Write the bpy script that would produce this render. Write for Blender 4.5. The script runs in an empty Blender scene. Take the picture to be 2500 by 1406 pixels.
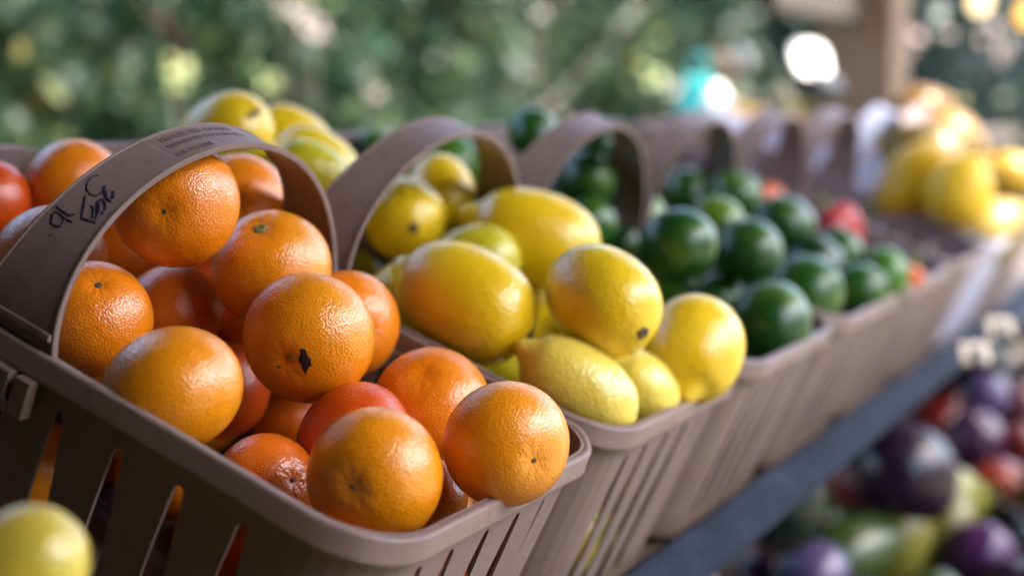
import bpy, bmesh, math, random
import numpy as np
from mathutils import Vector, Matrix

# ------------------------------------------------------------------ camera, world, sun, exposure
scene = bpy.context.scene
C = scene.collection
TH = math.radians(22.034)                       # tilt of the display towards the customer
Z0 = 0.95
W, L, H, PITCH, DEPTH = 0.26, 0.44272, 0.0999, 0.267303, 0.168
CAM = np.array([-0.59422463, -0.34863372, 1.15120103])
RIGHT = np.array([0.433795243, -0.901011480, 0.0])
DOWN = np.array([-0.108125546, -0.0520574360, -0.992773332])
FWD = np.array([0.894500170, 0.430660349, -0.120004626])
FPX = 3927.36                                   # focal length in pixels of a 2500 px wide frame

cam_data = bpy.data.cameras.new('camera')
cam = bpy.data.objects.new('camera', cam_data); C.objects.link(cam)
m = Matrix.Identity(4)
for r in range(3):
    m[r][0] = RIGHT[r]; m[r][1] = -DOWN[r]; m[r][2] = -FWD[r]; m[r][3] = CAM[r]
cam.matrix_world = m
cam_data.sensor_width = 36.0
cam_data.lens = 36.0 * FPX / 2500.0
cam_data.clip_start = 0.02; cam_data.clip_end = 2000.0
cam_data.dof.use_dof = True
cam_data.dof.focus_distance = 0.842
cam_data.dof.aperture_fstop = 3.1
cam_data.dof.aperture_blades = 9
scene.camera = cam

SUN_EL, SUN_AZ = math.radians(57), math.radians(165)      # azimuth clockwise from +Y
world = bpy.data.worlds.new('World'); scene.world = world
world.use_nodes = True
wn = world.node_tree
bg = wn.nodes['Background']
sky = wn.nodes.new('ShaderNodeTexSky'); sky.sky_type = 'NISHITA'
sky.sun_disc = False; sky.sun_elevation = SUN_EL; sky.sun_rotation = SUN_AZ
sky.altitude = 50; sky.air_density = 1.0; sky.dust_density = 4.0; sky.ozone_density = 0.6
wn.links.new(sky.outputs[0], bg.inputs[0]); bg.inputs[1].default_value = 0.15

sun_data = bpy.data.lights.new('sun', 'SUN'); sun_data.energy = 2.1; sun_data.angle = math.radians(0.5)
sun_data.color = (1.0, 0.92, 0.80)
sun = bpy.data.objects.new('sun', sun_data); C.objects.link(sun)
sdir = Vector((math.sin(SUN_AZ) * math.cos(SUN_EL), math.cos(SUN_AZ) * math.cos(SUN_EL), math.sin(SUN_EL)))
sun.rotation_euler = sdir.to_track_quat('Z', 'Y').to_euler()
sun.location = (0, 0, 20)

vs = scene.view_settings
vs.view_transform = 'Standard'; vs.look = 'None'; vs.exposure = 3.22; vs.gamma = 1.0; vs.use_curve_mapping = False
scene.cycles.max_bounces = 8; scene.cycles.diffuse_bounces = 2
scene.cycles.use_denoising = True
try: scene.cycles.denoiser = 'OPENIMAGEDENOISE'
except Exception: pass

rnd = random.Random(7)
ROT = Matrix.Rotation(TH, 4, 'X')
def b2w(x, y, z): return Vector((x, y * math.cos(TH) - z * math.sin(TH), Z0 + y * math.sin(TH) + z * math.cos(TH)))
def at(px, py, depth):                          # a point seen at a pixel of the photograph, depth metres away along the view
    d = FWD + RIGHT * ((px - 1250) / FPX) + DOWN * ((py - 703) / FPX)
    return Vector(CAM + d * depth)
def imgdir(dx, dy, toward):                     # a direction across the picture (dx right, dy down) leaning towards the viewer by an angle
    v = RIGHT * dx + DOWN * dy; v = v / np.linalg.norm(v); t = math.radians(toward)
    return Vector(v * math.cos(t) - FWD * math.sin(t))

# ------------------------------------------------------------------ helpers
def link(name, mesh, parent=None, mat=None, smooth=True):
    o = bpy.data.objects.new(name, mesh); C.objects.link(o)
    if parent: o.parent = parent
    if mat and not mesh.materials: mesh.materials.append(mat)
    if smooth and mesh.polygons:
        mesh.polygons.foreach_set('use_smooth', [True] * len(mesh.polygons))
    return o
def mesh_from(name, verts, faces):
    me = bpy.data.meshes.new(name); me.from_pydata([tuple(v) for v in verts], [], faces); me.update(); return me
def tag(o, label, cat, group=None, kind=None):
    if label: o['label'] = label
    if cat: o['category'] = cat
    if group: o['group'] = group
    if kind: o['kind'] = kind
    return o
def empty(name, loc=(0, 0, 0)):
    o = bpy.data.objects.new(name, None); C.objects.link(o); o.location = loc; o.empty_display_size = 0.05; return o
def copy_tree(o, parent=None):
    c = o.copy(); C.objects.link(c)
    if parent is not None: c.parent = parent
    for ch in list(o.children): copy_tree(ch, c)
    return c
def box_bm(bm, x0, x1, y0, y1, z0, z1, bev=0.0, M=None):
    r = bmesh.ops.create_cube(bm, size=1.0)
    for v in r['verts']:
        v.co = Vector(((x0 + x1) / 2 + v.co.x * (x1 - x0), (y0 + y1) / 2 + v.co.y * (y1 - y0), (z0 + z1) / 2 + v.co.z * (z1 - z0)))
    if bev:
        es = {e for v in r['verts'] for e in v.link_edges}
        bmesh.ops.bevel(bm, geom=list(es), offset=bev, segments=2, affect='EDGES', profile=0.5)
def box(name, x0, x1, y0, y1, z0, z1, mat, parent=None, bev=0.003):
    bm = bmesh.new(); box_bm(bm, x0, x1, y0, y1, z0, z1, bev)
    me = bpy.data.meshes.new(name); bm.to_mesh(me); bm.free()
    return link(name, me, parent, mat, smooth=False)
def tube_mesh(name, pts, radii, seg=10):
    verts, faces = [], []
    n = len(pts)
    for i, p in enumerate(pts):
        p = Vector(p); a = Vector(pts[max(i - 1, 0)]); b = Vector(pts[min(i + 1, n - 1)])
        t = (b - a).normalized(); ref = Vector((1, 0, 0)) if abs(t.x) < 0.8 else Vector((0, 1, 0))
        u = t.cross(ref).normalized(); v = t.cross(u)
        for k in range(seg):
            an = 2 * math.pi * k / seg
            verts.append(p + (u * math.cos(an) + v * math.sin(an)) * radii[i])
    for i in range(n - 1):
        for k in range(seg):
            k2 = (k + 1) % seg
            faces.append((i * seg + k, i * seg + k2, (i + 1) * seg + k2, (i + 1) * seg + k))
    faces.append(tuple(range(seg))[::-1]); faces.append(tuple((n - 1) * seg + k for k in range(seg)))
    return mesh_from(name, verts, faces)

# ------------------------------------------------------------------ materials
def mat(name, base=(0.5, 0.5, 0.5), rough=0.5, spec=0.5):
    mt = bpy.data.materials.new(name); mt.use_nodes = True
    p = mt.node_tree.nodes['Principled BSDF']
    p.inputs['Base Color'].default_value = (*base, 1); p.inputs['Roughness'].default_value = rough
    p.inputs['Specular IOR Level'].default_value = spec
    return mt, mt.node_tree.nodes, mt.node_tree.links, p
def noise(nd, lk, coord, scale, detail=3, rough=0.5):
    n = nd.new('ShaderNodeTexNoise'); n.inputs['Scale'].default_value = scale
    n.inputs['Detail'].default_value = detail; n.inputs['Roughness'].default_value = rough
    lk.new(coord, n.inputs['Vector']); return n
def ramp(nd, lk, fac, stops, interp='LINEAR'):
    r = nd.new('ShaderNodeValToRGB'); r.color_ramp.interpolation = interp
    e = r.color_ramp.elements
    while len(e) < len(stops): e.new(0.5)
    for i, (pos, c) in enumerate(stops): e[i].position = pos; e[i].color = (*c, 1) if len(c) == 3 else c
    lk.new(fac, r.inputs[0]); return r
def mixc(nd, lk, fac, a, b, mode='MIX'):
    mx = nd.new('ShaderNodeMix'); mx.data_type = 'RGBA'; mx.blend_type = mode
    for sock, val in ((mx.inputs[0], fac), (mx.inputs[6], a), (mx.inputs[7], b)):
        if isinstance(val, (int, float)): sock.default_value = val
        elif isinstance(val, tuple): sock.default_value = (*val, 1)
        else: lk.new(val, sock)
    return mx.outputs[2]
def bump(nd, lk, height, strength, dist, normal=None):
    b = nd.new('ShaderNodeBump'); b.inputs['Strength'].default_value = strength; b.inputs['Distance'].default_value = dist
    lk.new(height, b.inputs['Height'])
    if normal: lk.new(normal, b.inputs['Normal'])
    return b.outputs[0]

def rind(name, pore_scale, pore_dist, rough, second=None, patch=0.0, wob=0.0006, sss=0.06, sssrad=(0.006, 0.002, 0.0006), coat=0.0):
    mt, nd, lk, p = mat(name, rough=rough)
    tc = nd.new('ShaderNodeTexCoord'); oi = nd.new('ShaderNodeObjectInfo')
    # shift the pattern per fruit
    ad = nd.new('ShaderNodeVectorMath'); ad.operation = 'ADD'; lk.new(tc.outputs['Object'], ad.inputs[0])
    sc = nd.new('ShaderNodeMath'); sc.operation = 'MULTIPLY'; sc.inputs[1].default_value = 3.7
    lk.new(oi.outputs['Random'], sc.inputs[0]); lk.new(sc.outputs[0], ad.inputs[1])
    co = ad.outputs[0]
    n1 = noise(nd, lk, co, 28, 3); n2 = noise(nd, lk, co, 240, 2)
    r1 = ramp(nd, lk, n1.outputs['Fac'], [(0.3, (0.93, 0.89, 0.9)), (0.7, (1.05, 1.09, 1.05))])
    col = mixc(nd, lk, 1.0, oi.outputs['Color'], r1.outputs[0], 'MULTIPLY')
    if second:
        f = ramp(nd, lk, n1.outputs['Fac'], [(0.52, (0, 0, 0)), (0.72, (patch, patch, patch))])
        col = mixc(nd, lk, f.outputs[0], col, second)
    vo = nd.new('ShaderNodeTexVoronoi'); vo.feature = 'SMOOTH_F1'; vo.inputs['Scale'].default_value = pore_scale
    vo.inputs['Smoothness'].default_value = 0.6; vo.inputs['Randomness'].default_value = 0.9
    lk.new(co, vo.inputs['Vector'])
    pit = ramp(nd, lk, vo.outputs['Distance'], [(0.05, (0.97, 0.95, 0.93)), (0.35, (1.01, 1.01, 1.01))])  # pores darkened in the colour as well, like shade in pits
    col = mixc(nd, lk, 1.0, col, pit.outputs[0], 'MULTIPLY')
    lk.new(col, p.inputs['Base Color'])
    nb = bump(nd, lk, n1.outputs['Fac'], 1.0, wob * 3)
    nb = bump(nd, lk, n2.outputs['Fac'], 1.0, wob * 0.16, nb)
    nb = bump(nd, lk, vo.outputs['Distance'], 1.0, pore_dist, nb)
    lk.new(nb, p.inputs['Normal']); lk.new(nb, p.inputs['Coat Normal'])
    rr = ramp(nd, lk, n2.outputs['Fac'], [(0.3, (rough - 0.05,) * 3), (0.7, (rough + 0.08,) * 3)])
    lk.new(rr.outputs[0], p.inputs['Roughness'])
    p.inputs['Subsurface Weight'].default_value = sss; p.inputs['Subsurface Radius'].default_value = sssrad
    p.inputs['Subsurface Scale'].default_value = 1.0
    p.inputs['Coat Weight'].default_value = coat; p.inputs['Coat Roughness'].default_value = 0.13; p.inputs['Coat IOR'].default_value = 1.6
    p.inputs['Specular IOR Level'].default_value = 0.25
    return mt
M_ORANGE = rind('orange_rind', 820, 0.00030, 0.40, coat=0.8)
M_LEMON = rind('lemon_rind', 430, 0.00042, 0.38, second=(0.62, 0.50, 0.06), patch=0.3, coat=0.7)
M_LIME = rind('lime_rind', 500, 0.00022, 0.36, second=(0.10, 0.17, 0.015), patch=0.75, sss=0.03, coat=0.4)
M_SQUASH = rind('squash_skin', 150, 0.0001, 0.3, sss=0.05)
M_SMOOTH = rind('smooth_skin', 60, 0.0001, 0.3, sss=0.0, coat=0.3)

def plastic():
    mt, nd, lk, p = mat('taupe_plastic', (0.215, 0.148, 0.130), 0.42, 0.4)
    tc = nd.new('ShaderNodeTexCoord'); oi = nd.new('ShaderNodeObjectInfo'); co = tc.outputs['Object']
    n = noise(nd, lk, co, 14, 4); n2 = noise(nd, lk, co, 900, 2); n3 = noise(nd, lk, co, 55, 6, 0.72)
    mp = nd.new('ShaderNodeMapping'); mp.inputs['Scale'].default_value = (300, 40, 900); mp.inputs['Rotation'].default_value = (.3, .2, .5); lk.new(co, mp.inputs['Vector'])
    n4 = noise(nd, lk, mp.outputs[0], 1.0, 5, 0.7)
    c = ramp(nd, lk, n.outputs['Fac'], [(0.3, (0.182, 0.128, 0.117)), (0.7, (0.226, 0.161, 0.148))])
    d = ramp(nd, lk, n3.outputs['Fac'], [(0.54, (1, 1, 1)), (0.74, (0.74, 0.70, 0.66))])
    col = mixc(nd, lk, 1.0, c.outputs[0], d.outputs[0], 'MULTIPLY')
    sc = ramp(nd, lk, n4.outputs['Fac'], [(0.68, (0, 0, 0)), (0.78, (0.35, 0.35, 0.35))])
    lk.new(mixc(nd, lk, sc.outputs[0], col, (0.32, 0.26, 0.25)), p.inputs['Base Color'])
    r = ramp(nd, lk, n3.outputs['Fac'], [(0.3, (0.36,) * 3), (0.75, (0.6,) * 3)]); lk.new(r.outputs[0], p.inputs['Roughness'])
    lk.new(bump(nd, lk, n4.outputs['Fac'], 0.4, 0.0001, bump(nd, lk, n2.outputs['Fac'], 0.5, 0.00012)), p.inputs['Normal'])
    return mt
M_PLASTIC = plastic()
def pale():  # lavender tone puts the sky sheen on a far basket into its colour
    mt = M_PLASTIC.copy(); mt.name = 'sky_sheen_plastic'
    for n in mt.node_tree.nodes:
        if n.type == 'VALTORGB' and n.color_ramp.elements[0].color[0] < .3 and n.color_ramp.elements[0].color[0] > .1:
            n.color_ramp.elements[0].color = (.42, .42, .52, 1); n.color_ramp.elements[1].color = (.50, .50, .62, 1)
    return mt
M_SHEENPL = pale()
def wood(name, a, b, rough=0.7, axis=0, scale=9):
    mt, nd, lk, p = mat(name, a, rough)
    tc = nd.new('ShaderNodeTexCoord'); mp = nd.new('ShaderNodeMapping')
    s = [scale * 8] * 3; s[axis] = scale * 0.4; mp.inputs['Scale'].default_value = s
    lk.new(tc.outputs['Object'], mp.inputs['Vector'])
    n = noise(nd, lk, mp.outputs[0], 1.0, 6, 0.62)
    c = ramp(nd, lk, n.outputs['Fac'], [(0.3, a), (0.7, b)]); lk.new(c.outputs[0], p.inputs['Base Color'])
    lk.new(bump(nd, lk, n.outputs['Fac'], 0.6, 0.002), p.inputs['Normal']); return mt
M_POST = wood('post_wood', (0.12, 0.074, 0.042), (0.21, 0.135, 0.08), axis=2)
M_BEAM = wood('beam_wood', (0.026, 0.018, 0.012), (0.05, 0.036, 0.026), axis=0)
M_DECK = wood('deck_wood', (0.045, 0.032, 0.023), (0.085, 0.062, 0.045), axis=0)
M_CRATE = wood('crate_wood', (0.045, 0.03, 0.02), (0.085, 0.06, 0.04), axis=0)
def railmat():
    mt, nd, lk, p = mat('painted_rail', (0.02, 0.025, 0.05), 0.75, 0.14)
    tc = nd.new('ShaderNodeTexCoord'); n = noise(nd, lk, tc.outputs['Object'], 22, 6, 0.65)
    c = ramp(nd, lk, n.outputs['Fac'], [(0.38, (0.0025, 0.005, 0.014)), (0.55, (0.007, 0.011, 0.026)), (0.72, (0.022, 0.026, 0.048))]); lk.new(c.outputs[0], p.inputs['Base Color'])
    lk.new(bump(nd, lk, n.outputs['Fac'], 0.5, 0.001), p.inputs['Normal']); return mt
M_RAIL = railmat()
def simple(name, base, rough=0.5, var=0.2, scale=40, bmp=0.0):
    mt, nd, lk, p = mat(name, base, rough)
    tc = nd.new('ShaderNodeTexCoord'); n = noise(nd, lk, tc.outputs['Object'], scale, 4)
    lo = tuple(max(0, x * (1 - var)) for x in base); hi = tuple(min(1, x * (1 + var)) for x in base)
    c = ramp(nd, lk, n.outputs['Fac'], [(0.3, lo), (0.7, hi)]); lk.new(c.outputs[0], p.inputs['Base Color'])
    if bmp: lk.new(bump(nd, lk, n.outputs['Fac'], 0.6, bmp), p.inputs['Normal'])
    return mt
M_STEM = simple('dry_stem', (0.10, 0.075, 0.03), 0.8, 0.4, 500, 0.0006)
M_STEMG = simple('green_stem', (0.17, 0.18, 0.06), 0.7, 0.35, 500, 0.0006)
M_SCAR = simple('skin_scar', (0.46, 0.17, 0.02), 0.7, 0.35, 500, 0.0005)
M_BLACK = simple('black_blemish', (0.008, 0.007, 0.007), 0.6, 0.3, 900, 0.0005)
M_INK = simple('marker_ink', (0.022, 0.014, 0.035), 0.45, 0.4, 300)
M_WHITE = simple('white_card', (0.80, 0.80, 0.78), 0.6, 0.04, 20)
M_TEAL = simple('teal_cloth', (0.006, 0.30, 0.32), 0.7, 0.2, 30, 0.002)
M_DARK = simple('dark_metal', (0.012, 0.013, 0.016), 0.4, 0.2, 50)
M_TAG = simple('cream_card', (0.72, 0.60, 0.48), 0.6, 0.05, 20)
M_ROOF = simple('roof_metal', (0.05, 0.043, 0.036), 0.6, 0.2, 3)
def leaf(name, stops, tint, trans=0.3):
    mt, nd, lk, p = mat(name, rough=0.5, spec=0.35)
    g = nd.new('ShaderNodeNewGeometry'); tc = nd.new('ShaderNodeTexCoord'); oi = nd.new('ShaderNodeObjectInfo')
    ad = nd.new('ShaderNodeVectorMath'); ad.operation = 'ADD'; lk.new(g.outputs['Position'], ad.inputs[0]); lk.new(oi.outputs['Random'], ad.inputs[1])
    c = ramp(nd, lk, g.outputs['Random Per Island'], stops)
    n = noise(nd, lk, ad.outputs[0], 3.2, 3, 0.6); t = ramp(nd, lk, n.outputs['Fac'], tint)
    col = mixc(nd, lk, 1.0, c.outputs[0], t.outputs[0], 'MULTIPLY'); lk.new(col, p.inputs['Base Color'])
    tr = nd.new('ShaderNodeBsdfTranslucent'); mx = nd.new('ShaderNodeMixShader'); mx.inputs[0].default_value = trans
    hs = nd.new('ShaderNodeHueSaturation'); hs.inputs['Value'].default_value = 1.5; lk.new(col, hs.inputs['Color']); lk.new(hs.outputs[0], tr.inputs['Color'])
    lk.new(p.outputs[0], mx.inputs[1]); lk.new(tr.outputs[0], mx.inputs[2])
    out = [n for n in nd if n.type == 'OUTPUT_MATERIAL'][0]; lk.new(mx.outputs[0], out.inputs['Surface']); return mt
TINT = [(0.32, (0.10, 0.17, 0.21)), (0.45, (0.34, 0.48, 0.52)), (0.58, (0.64, 0.67, 0.60)), (0.70, (1.2, 0.92, 0.82))]
M_LEAF = leaf('shrub_leaf', [(0.0, (0.013, 0.044, 0.026)), (0.4, (0.030, 0.074, 0.040)), (0.68, (0.058, 0.108, 0.050)), (0.86, (0.10, 0.138, 0.055)), (0.96, (0.15, 0.16, 0.045)), (1.0, (0.20, 0.14, 0.105))], TINT)
M_LEAFD = leaf('dark_leaf', [(0.0, (0.012, 0.030, 0.030)), (0.5, (0.022, 0.048, 0.045)), (0.85, (0.04, 0.066, 0.055)), (1.0, (0.12, 0.10, 0.06))], TINT)
M_BARK = wood('bark', (0.06, 0.045, 0.035), (0.14, 0.11, 0.085), axis=2, scale=4)
def groundmat():
    mt, nd, lk, p = mat('ground_dirt', (0.25, 0.2, 0.14), 0.9)
    tc = nd.new('ShaderNodeTexCoord'); n = noise(nd, lk, tc.outputs['Object'], 0.35, 6); n2 = noise(nd, lk, tc.outputs['Object'], 9, 6)
    c = ramp(nd, lk, n.outputs['Fac'], [(0.42, (0.12, 0.095, 0.072)), (0.6, (0.055, 0.065, 0.03))])
    d = ramp(nd, lk, n2.outputs['Fac'], [(0.3, (0.7, 0.7, 0.7)), (0.7, (1.2, 1.2, 1.2))])
    lk.new(mixc(nd, lk, 1.0, c.outputs[0], d.outputs[0], 'MULTIPLY'), p.inputs['Base Color'])
    lk.new(bump(nd, lk, n2.outputs['Fac'], 0.7, 0.02), p.inputs['Normal']); return mt
M_GROUND = groundmat()
# ------------------------------------------------------------------ the setting
def grid_plane(name, size, z, mt):
    me = mesh_from(name, [(-size, -size, z), (size, -size, z), (size, size, z), (-size, size, z)], [(0, 1, 2, 3)])
    return link(name, me, None, mt, smooth=False)
tag(grid_plane('ground', 400, 0, M_GROUND), 'dry dirt and patchy grass around the market stall', None, kind='structure')

stall = empty('market_stall', (0, 0, 0))
tag(stall, 'open wooden market stall with brown posts holding a dark roof', 'market stall')
box('roof', -3.2, 2.10, -0.66, 1.45, 2.35, 2.40, M_ROOF, stall)
box('blocker_awning', -3.2, 1.90, -1.5, -0.663, 2.35, 2.37, M_ROOF, stall)  # unseen strip added to keep the sun off the near baskets
box('blocker_awning', 1.903, 3.4, -1.5, -0.885, 2.35, 2.37, M_ROOF, stall)  # unseen strip added to keep sun off the lower shelf and rail
box('roof', 2.62, 3.4, -0.66, 1.45, 2.35, 2.40, M_ROOF, stall)  # unseen panel added to shade the post
box('blocker_end_wall', -1.75, -1.70, -1.45, 0.80, 0.0, 2.27, M_BEAM, stall)  # unseen dark wall added behind the camera to block light
box('blocker_side_wall', -1.698, -0.36, -1.45, -1.40, 0.0, 2.345, M_BEAM, stall)  # unseen wall added to cut front light on the nearest basket
box('blocker_side_wall', -1.698, 0.12, 0.80, 0.84, 0.0, 2.345, M_BEAM, stall)  # unseen wall added to cut back light on the nearest basket
box('post', 2.545, 2.705, 0.35, 0.50, 0, 2.27, M_POST, stall, 0.008)
for x, y in ((-3.0, 0.42), (2.63, -0.53), (-3.0, -0.53)): box('post', x - .065, x + .065, y - .065, y + .065, 0, 2.27, M_POST, stall, 0.008)
box('beam', 1.95, 2.54, 0.405, 0.445, 1.285, 1.36, M_BEAM, stall, 0.004)
for x in (-2.9, -1.5, 0.0, 1.4, 1.85): box('rafter', x - .03, x + .03, -0.58, 1.4, 2.272, 2.347, M_BEAM, stall, 0.004)

# display stand under the baskets: sloped deck, front rail, legs
stand = empty('display_stand', (0, 0, 0))
tag(stand, 'sloped wooden display stand with a scuffed blue grey front rail', 'display stand')
def sloped_box(name, x0, x1, v0, v1, n0, n1, mt, parent, bev=0.003):
    o = box(name, x0, x1, v0, v1, n0, n1, mt, parent, bev); o.data.transform(Matrix.Translation((0, 0, Z0)) @ ROT); return o
for i in range(4):
    sloped_box('deck_board', -1.2, 3.1, -0.012 + i * .122, 0.105 + i * .122, -DEPTH - .026, -DEPTH - .004, M_DECK, stand)
def rail():
    bm = bmesh.new()
    prof = [(-0.016, -0.111), (-0.020, -0.1085), (-0.046, -0.117), (-0.0495, -0.1178), (-0.0515, -0.1205), (-0.0500, -0.1260), (-0.0455, -0.1290), (-0.020, -0.1215), (-0.016, -0.118)]
    X = [-1.2 + 4.3 * i / 60 for i in range(61)]
    rr = random.Random(3); rings = []
    for x in X:
        j = rr.uniform(-.0006, .0006)
        rings.append([bm.verts.new(b2w(x, v + j, n + j)) for v, n in prof])
    for a, b in zip(rings, rings[1:]):
        for k in range(len(prof)):
            k2 = (k + 1) % len(prof); bm.faces.new((a[k], a[k2], b[k2], b[k]))
    bm.faces.new(rings[0][::-1]); bm.faces.new(rings[-1])
    bmesh.ops.recalc_face_normals(bm, faces=bm.faces)
    me = bpy.data.meshes.new('front_rail'); bm.to_mesh(me); bm.free()
    return link('front_rail', me, stand, M_RAIL, smooth=False)
rail()
for i in range(4): sloped_box('bracket', -1.05 + i * 1.36, -1.02 + i * 1.36, -0.019, -0.002, -DEPTH - .024, -0.1235, M_DARK, stand, .001)
for x in (-1.1, 3.0):
    box('leg', x - .03, x + .03, 0.40, 0.46, 0, 0.92, M_DECK, stand)
    box('leg', x - .03, x + .03, 0.0, 0.05, 0, 0.75, M_DECK, stand)
LOWZ = lambda y: 0.49
box('lower_shelf', -1.06, 2.96, -0.30, 0.38, 0.46, 0.49, M_DECK, stand)
for x in (-0.9, 2.9): box('leg', x - .025, x + .025, -0.28, -0.23, 0, 0.458, M_DECK, stand)

# ------------------------------------------------------------------ baskets
RC = 0.042
def sgnpow(a, e): return math.copysign(abs(a) ** e, a)
def columns():
    """outline of the rim: list of (u, v, slot) going round; slot = (half-widths scale) on slot edges"""
    cols = []
    def wall(p0, p1, slots):
        # p0 -> p1 along a straight wall; slots: list of (pos, short)
        d = (Vector(p1) - Vector(p0)); ln = d.length; d.normalize()
        cols.append((Vector(p0), None, d))
        for s, short in slots:
            cols.append((Vector(p0) + d * s, ('a', short), d)); cols.append((Vector(p0) + d * s, ('b', short), d))
        cols.append((Vector(p1), None, d))
    def corner(cx, cy, a0):
        for i in range(1, 7):
            a = a0 + math.pi / 2 * i / 7
            cols.append((Vector((cx + RC * math.cos(a), cy + RC * math.sin(a))), None, None))
    endslots = [(.012, 0), (.046, 0), (.086, 0), (.124, 0), (.158, 1)]
    side = [(.07 + .039 * k - RC, 0) for k in range(9) if .07 + .039 * k - RC < L - 2 * RC - .008]
    wall((RC, 0), (W - RC, 0), endslots); corner(W - RC, RC, -math.pi / 2)
    wall((W, RC), (W, L - RC), side); corner(W - RC, L - RC, 0)
    wall((W - RC, L), (RC, L), [(.02 + .034 * k, 0) for k in range(5)]); corner(RC, L - RC, math.pi / 2)
    wall((0, L - RC), (0, RC), [(L - 2 * RC - s, sh) for s, sh in side][::-1]); corner(RC, RC, math.pi)
    return cols
def body_mesh():
    cols = columns()
    rows = [0.0, 0.013, 0.0135, 0.025, 0.0255, 0.027, 0.030, 0.036, 0.06, 0.062, 0.10, 0.146, 0.150, 0.162, DEPTH]
    hw_full = {0.025: 0.0, 0.0255: .0017, 0.027: .0028, 0.030: .0034, 0.036: .0038, 0.06: .0057, 0.062: .0059, 0.10: .0076, 0.146: .0076, 0.150: .0}
    hw_short = {0.025: 0.0, 0.0255: .0008, 0.027: .0012, 0.030: .0014, 0.036: .0013, 0.06: .0}
    ctr = Vector((W / 2, L / 2)); verts, faces = [], []; idx = {}
    for j, (p, slot, d) in enumerate(cols):
        for i, t in enumerate(rows):
            ins = 0.0012 + 0.06 * t + (0.0012 if t >= 0.0135 else 0) + (0.006 if i == len(rows) - 1 else 0)
            q = p.copy()
            if slot:
                hw = (hw_short if slot[1] else hw_full).get(t, 0.0)
                hw = max(hw, 0.0009 if t < 0.025 or t > .15 else 0.0003)
                q = q + d * (-hw if slot[0] == 'a' else hw)
            sx = (W / 2 - ins) / (W / 2); sy = (L / 2 - ins) / (L / 2)
            q = Vector((ctr.x + (q.x - ctr.x) * sx, ctr.y + (q.y - ctr.y) * sy))
            # walls belly out slightly between the corners
            idx[(j, i)] = len(verts); verts.append((q.x, q.y, -t))
    n = len(cols)
    for j in range(n):
        j2 = (j + 1) % n
        sl = cols[j][1] and cols[j2][1] and cols[j][1][0] == 'a' and cols[j2][1][0] == 'b'
        for i in range(len(rows) - 1):
            if sl:
                hi = 0.06 if cols[j][1][1] else 0.150
                if rows[i] >= 0.025 and rows[i + 1] <= hi: continue
            faces.append((idx[(j, i)], idx[(j, i + 1)], idx[(j2, i + 1)], idx[(j2, i)]))
    faces.append(tuple(idx[(j, len(rows) - 1)] for j in range(n))[::-1])
    return mesh_from('basket_body', verts, faces)
def rim_mesh():
    cols = []
    for (cx, cy, a0) in ((W - RC, RC, -math.pi / 2), (W - RC, L - RC, 0), (RC, L - RC, math.pi / 2), (RC, RC, math.pi)):
        for i in range(13):
            a = a0 + math.pi / 2 * i / 12; cols.append((cx, cy, a))
        # subdivide the straight runs a little so that the lip can wander
    pts = []
    for k in range(len(cols)):
        cx, cy, a = cols[k]; pts.append((cx + RC * math.cos(a), cy + RC * math.sin(a), math.cos(a), math.sin(a)))
        nx = cols[(k + 1) % len(cols)]
        if abs(nx[0] - cx) + abs(nx[1] - cy) > .02:
            q = (nx[0] + RC * math.cos(nx[2]), nx[1] + RC * math.sin(nx[2])); p = pts[-1]
            for s in range(1, 12):
                f = s / 12; pts.append((p[0] + (q[0] - p[0]) * f, p[1] + (q[1] - p[1]) * f, p[2], p[3]))
    prof = [(-.0022, -.0045), (-.0024, -.0008), (-.0016, .0002), (.0006, .0006), (.0022, .0002), (.0030, -.0010), (.0027, -.0110), (.0034, -.0122), (.0030, -.0134), (.0002, -.0136), (-.0002, -.006)]
    rr = random.Random(5); verts, faces = [], []; n = len(pts); m_ = len(prof)
    for k, (x, y, nx, ny) in enumerate(pts):
        w = .0009 * math.sin(k * .37) + .0006 * math.sin(k * .91 + 1)
        for o, z in prof: verts.append((x + nx * (o + w * .6), y + ny * (o + w * .6), z + w * .5))
    for k in range(n):
        k2 = (k + 1) % n
        for i in range(m_):
            i2 = (i + 1) % m_; faces.append((k * m_ + i, k2 * m_ + i, k2 * m_ + i2, k * m_ + i2))
    return mesh_from('rim', verts, faces)
HQ = (1.9908, H, 0.0092, 0.029, 0.0574, 3.318, 0.0059)
def hpoint(s, c):
    a = math.pi * (1 - s); ca, sa = math.cos(a), math.sin(a)
    x = W / 2 + (W / 2 - .003) * sgnpow(ca, 2 / HQ[0]); z = HQ[1] * abs(sa) ** (2 / HQ[0])
    k = abs(2 * s - 1); w = HQ[3] + (HQ[4] - HQ[3]) * k ** HQ[5]
    return Vector((x, L / 2 + HQ[6] + HQ[2] * z + c * w / 2, z))
def hnorm(s):
    s = min(max(s, .004), .996)
    t = hpoint(s + .003, 0) - hpoint(s - .003, 0); t.y = 0
    return Vector((-t.z, 0, t.x)).normalized()
def hsurf(s, c, h): return hpoint(s, c) + hnorm(s) * h
PANEL = (0.372, 0.64)
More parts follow.
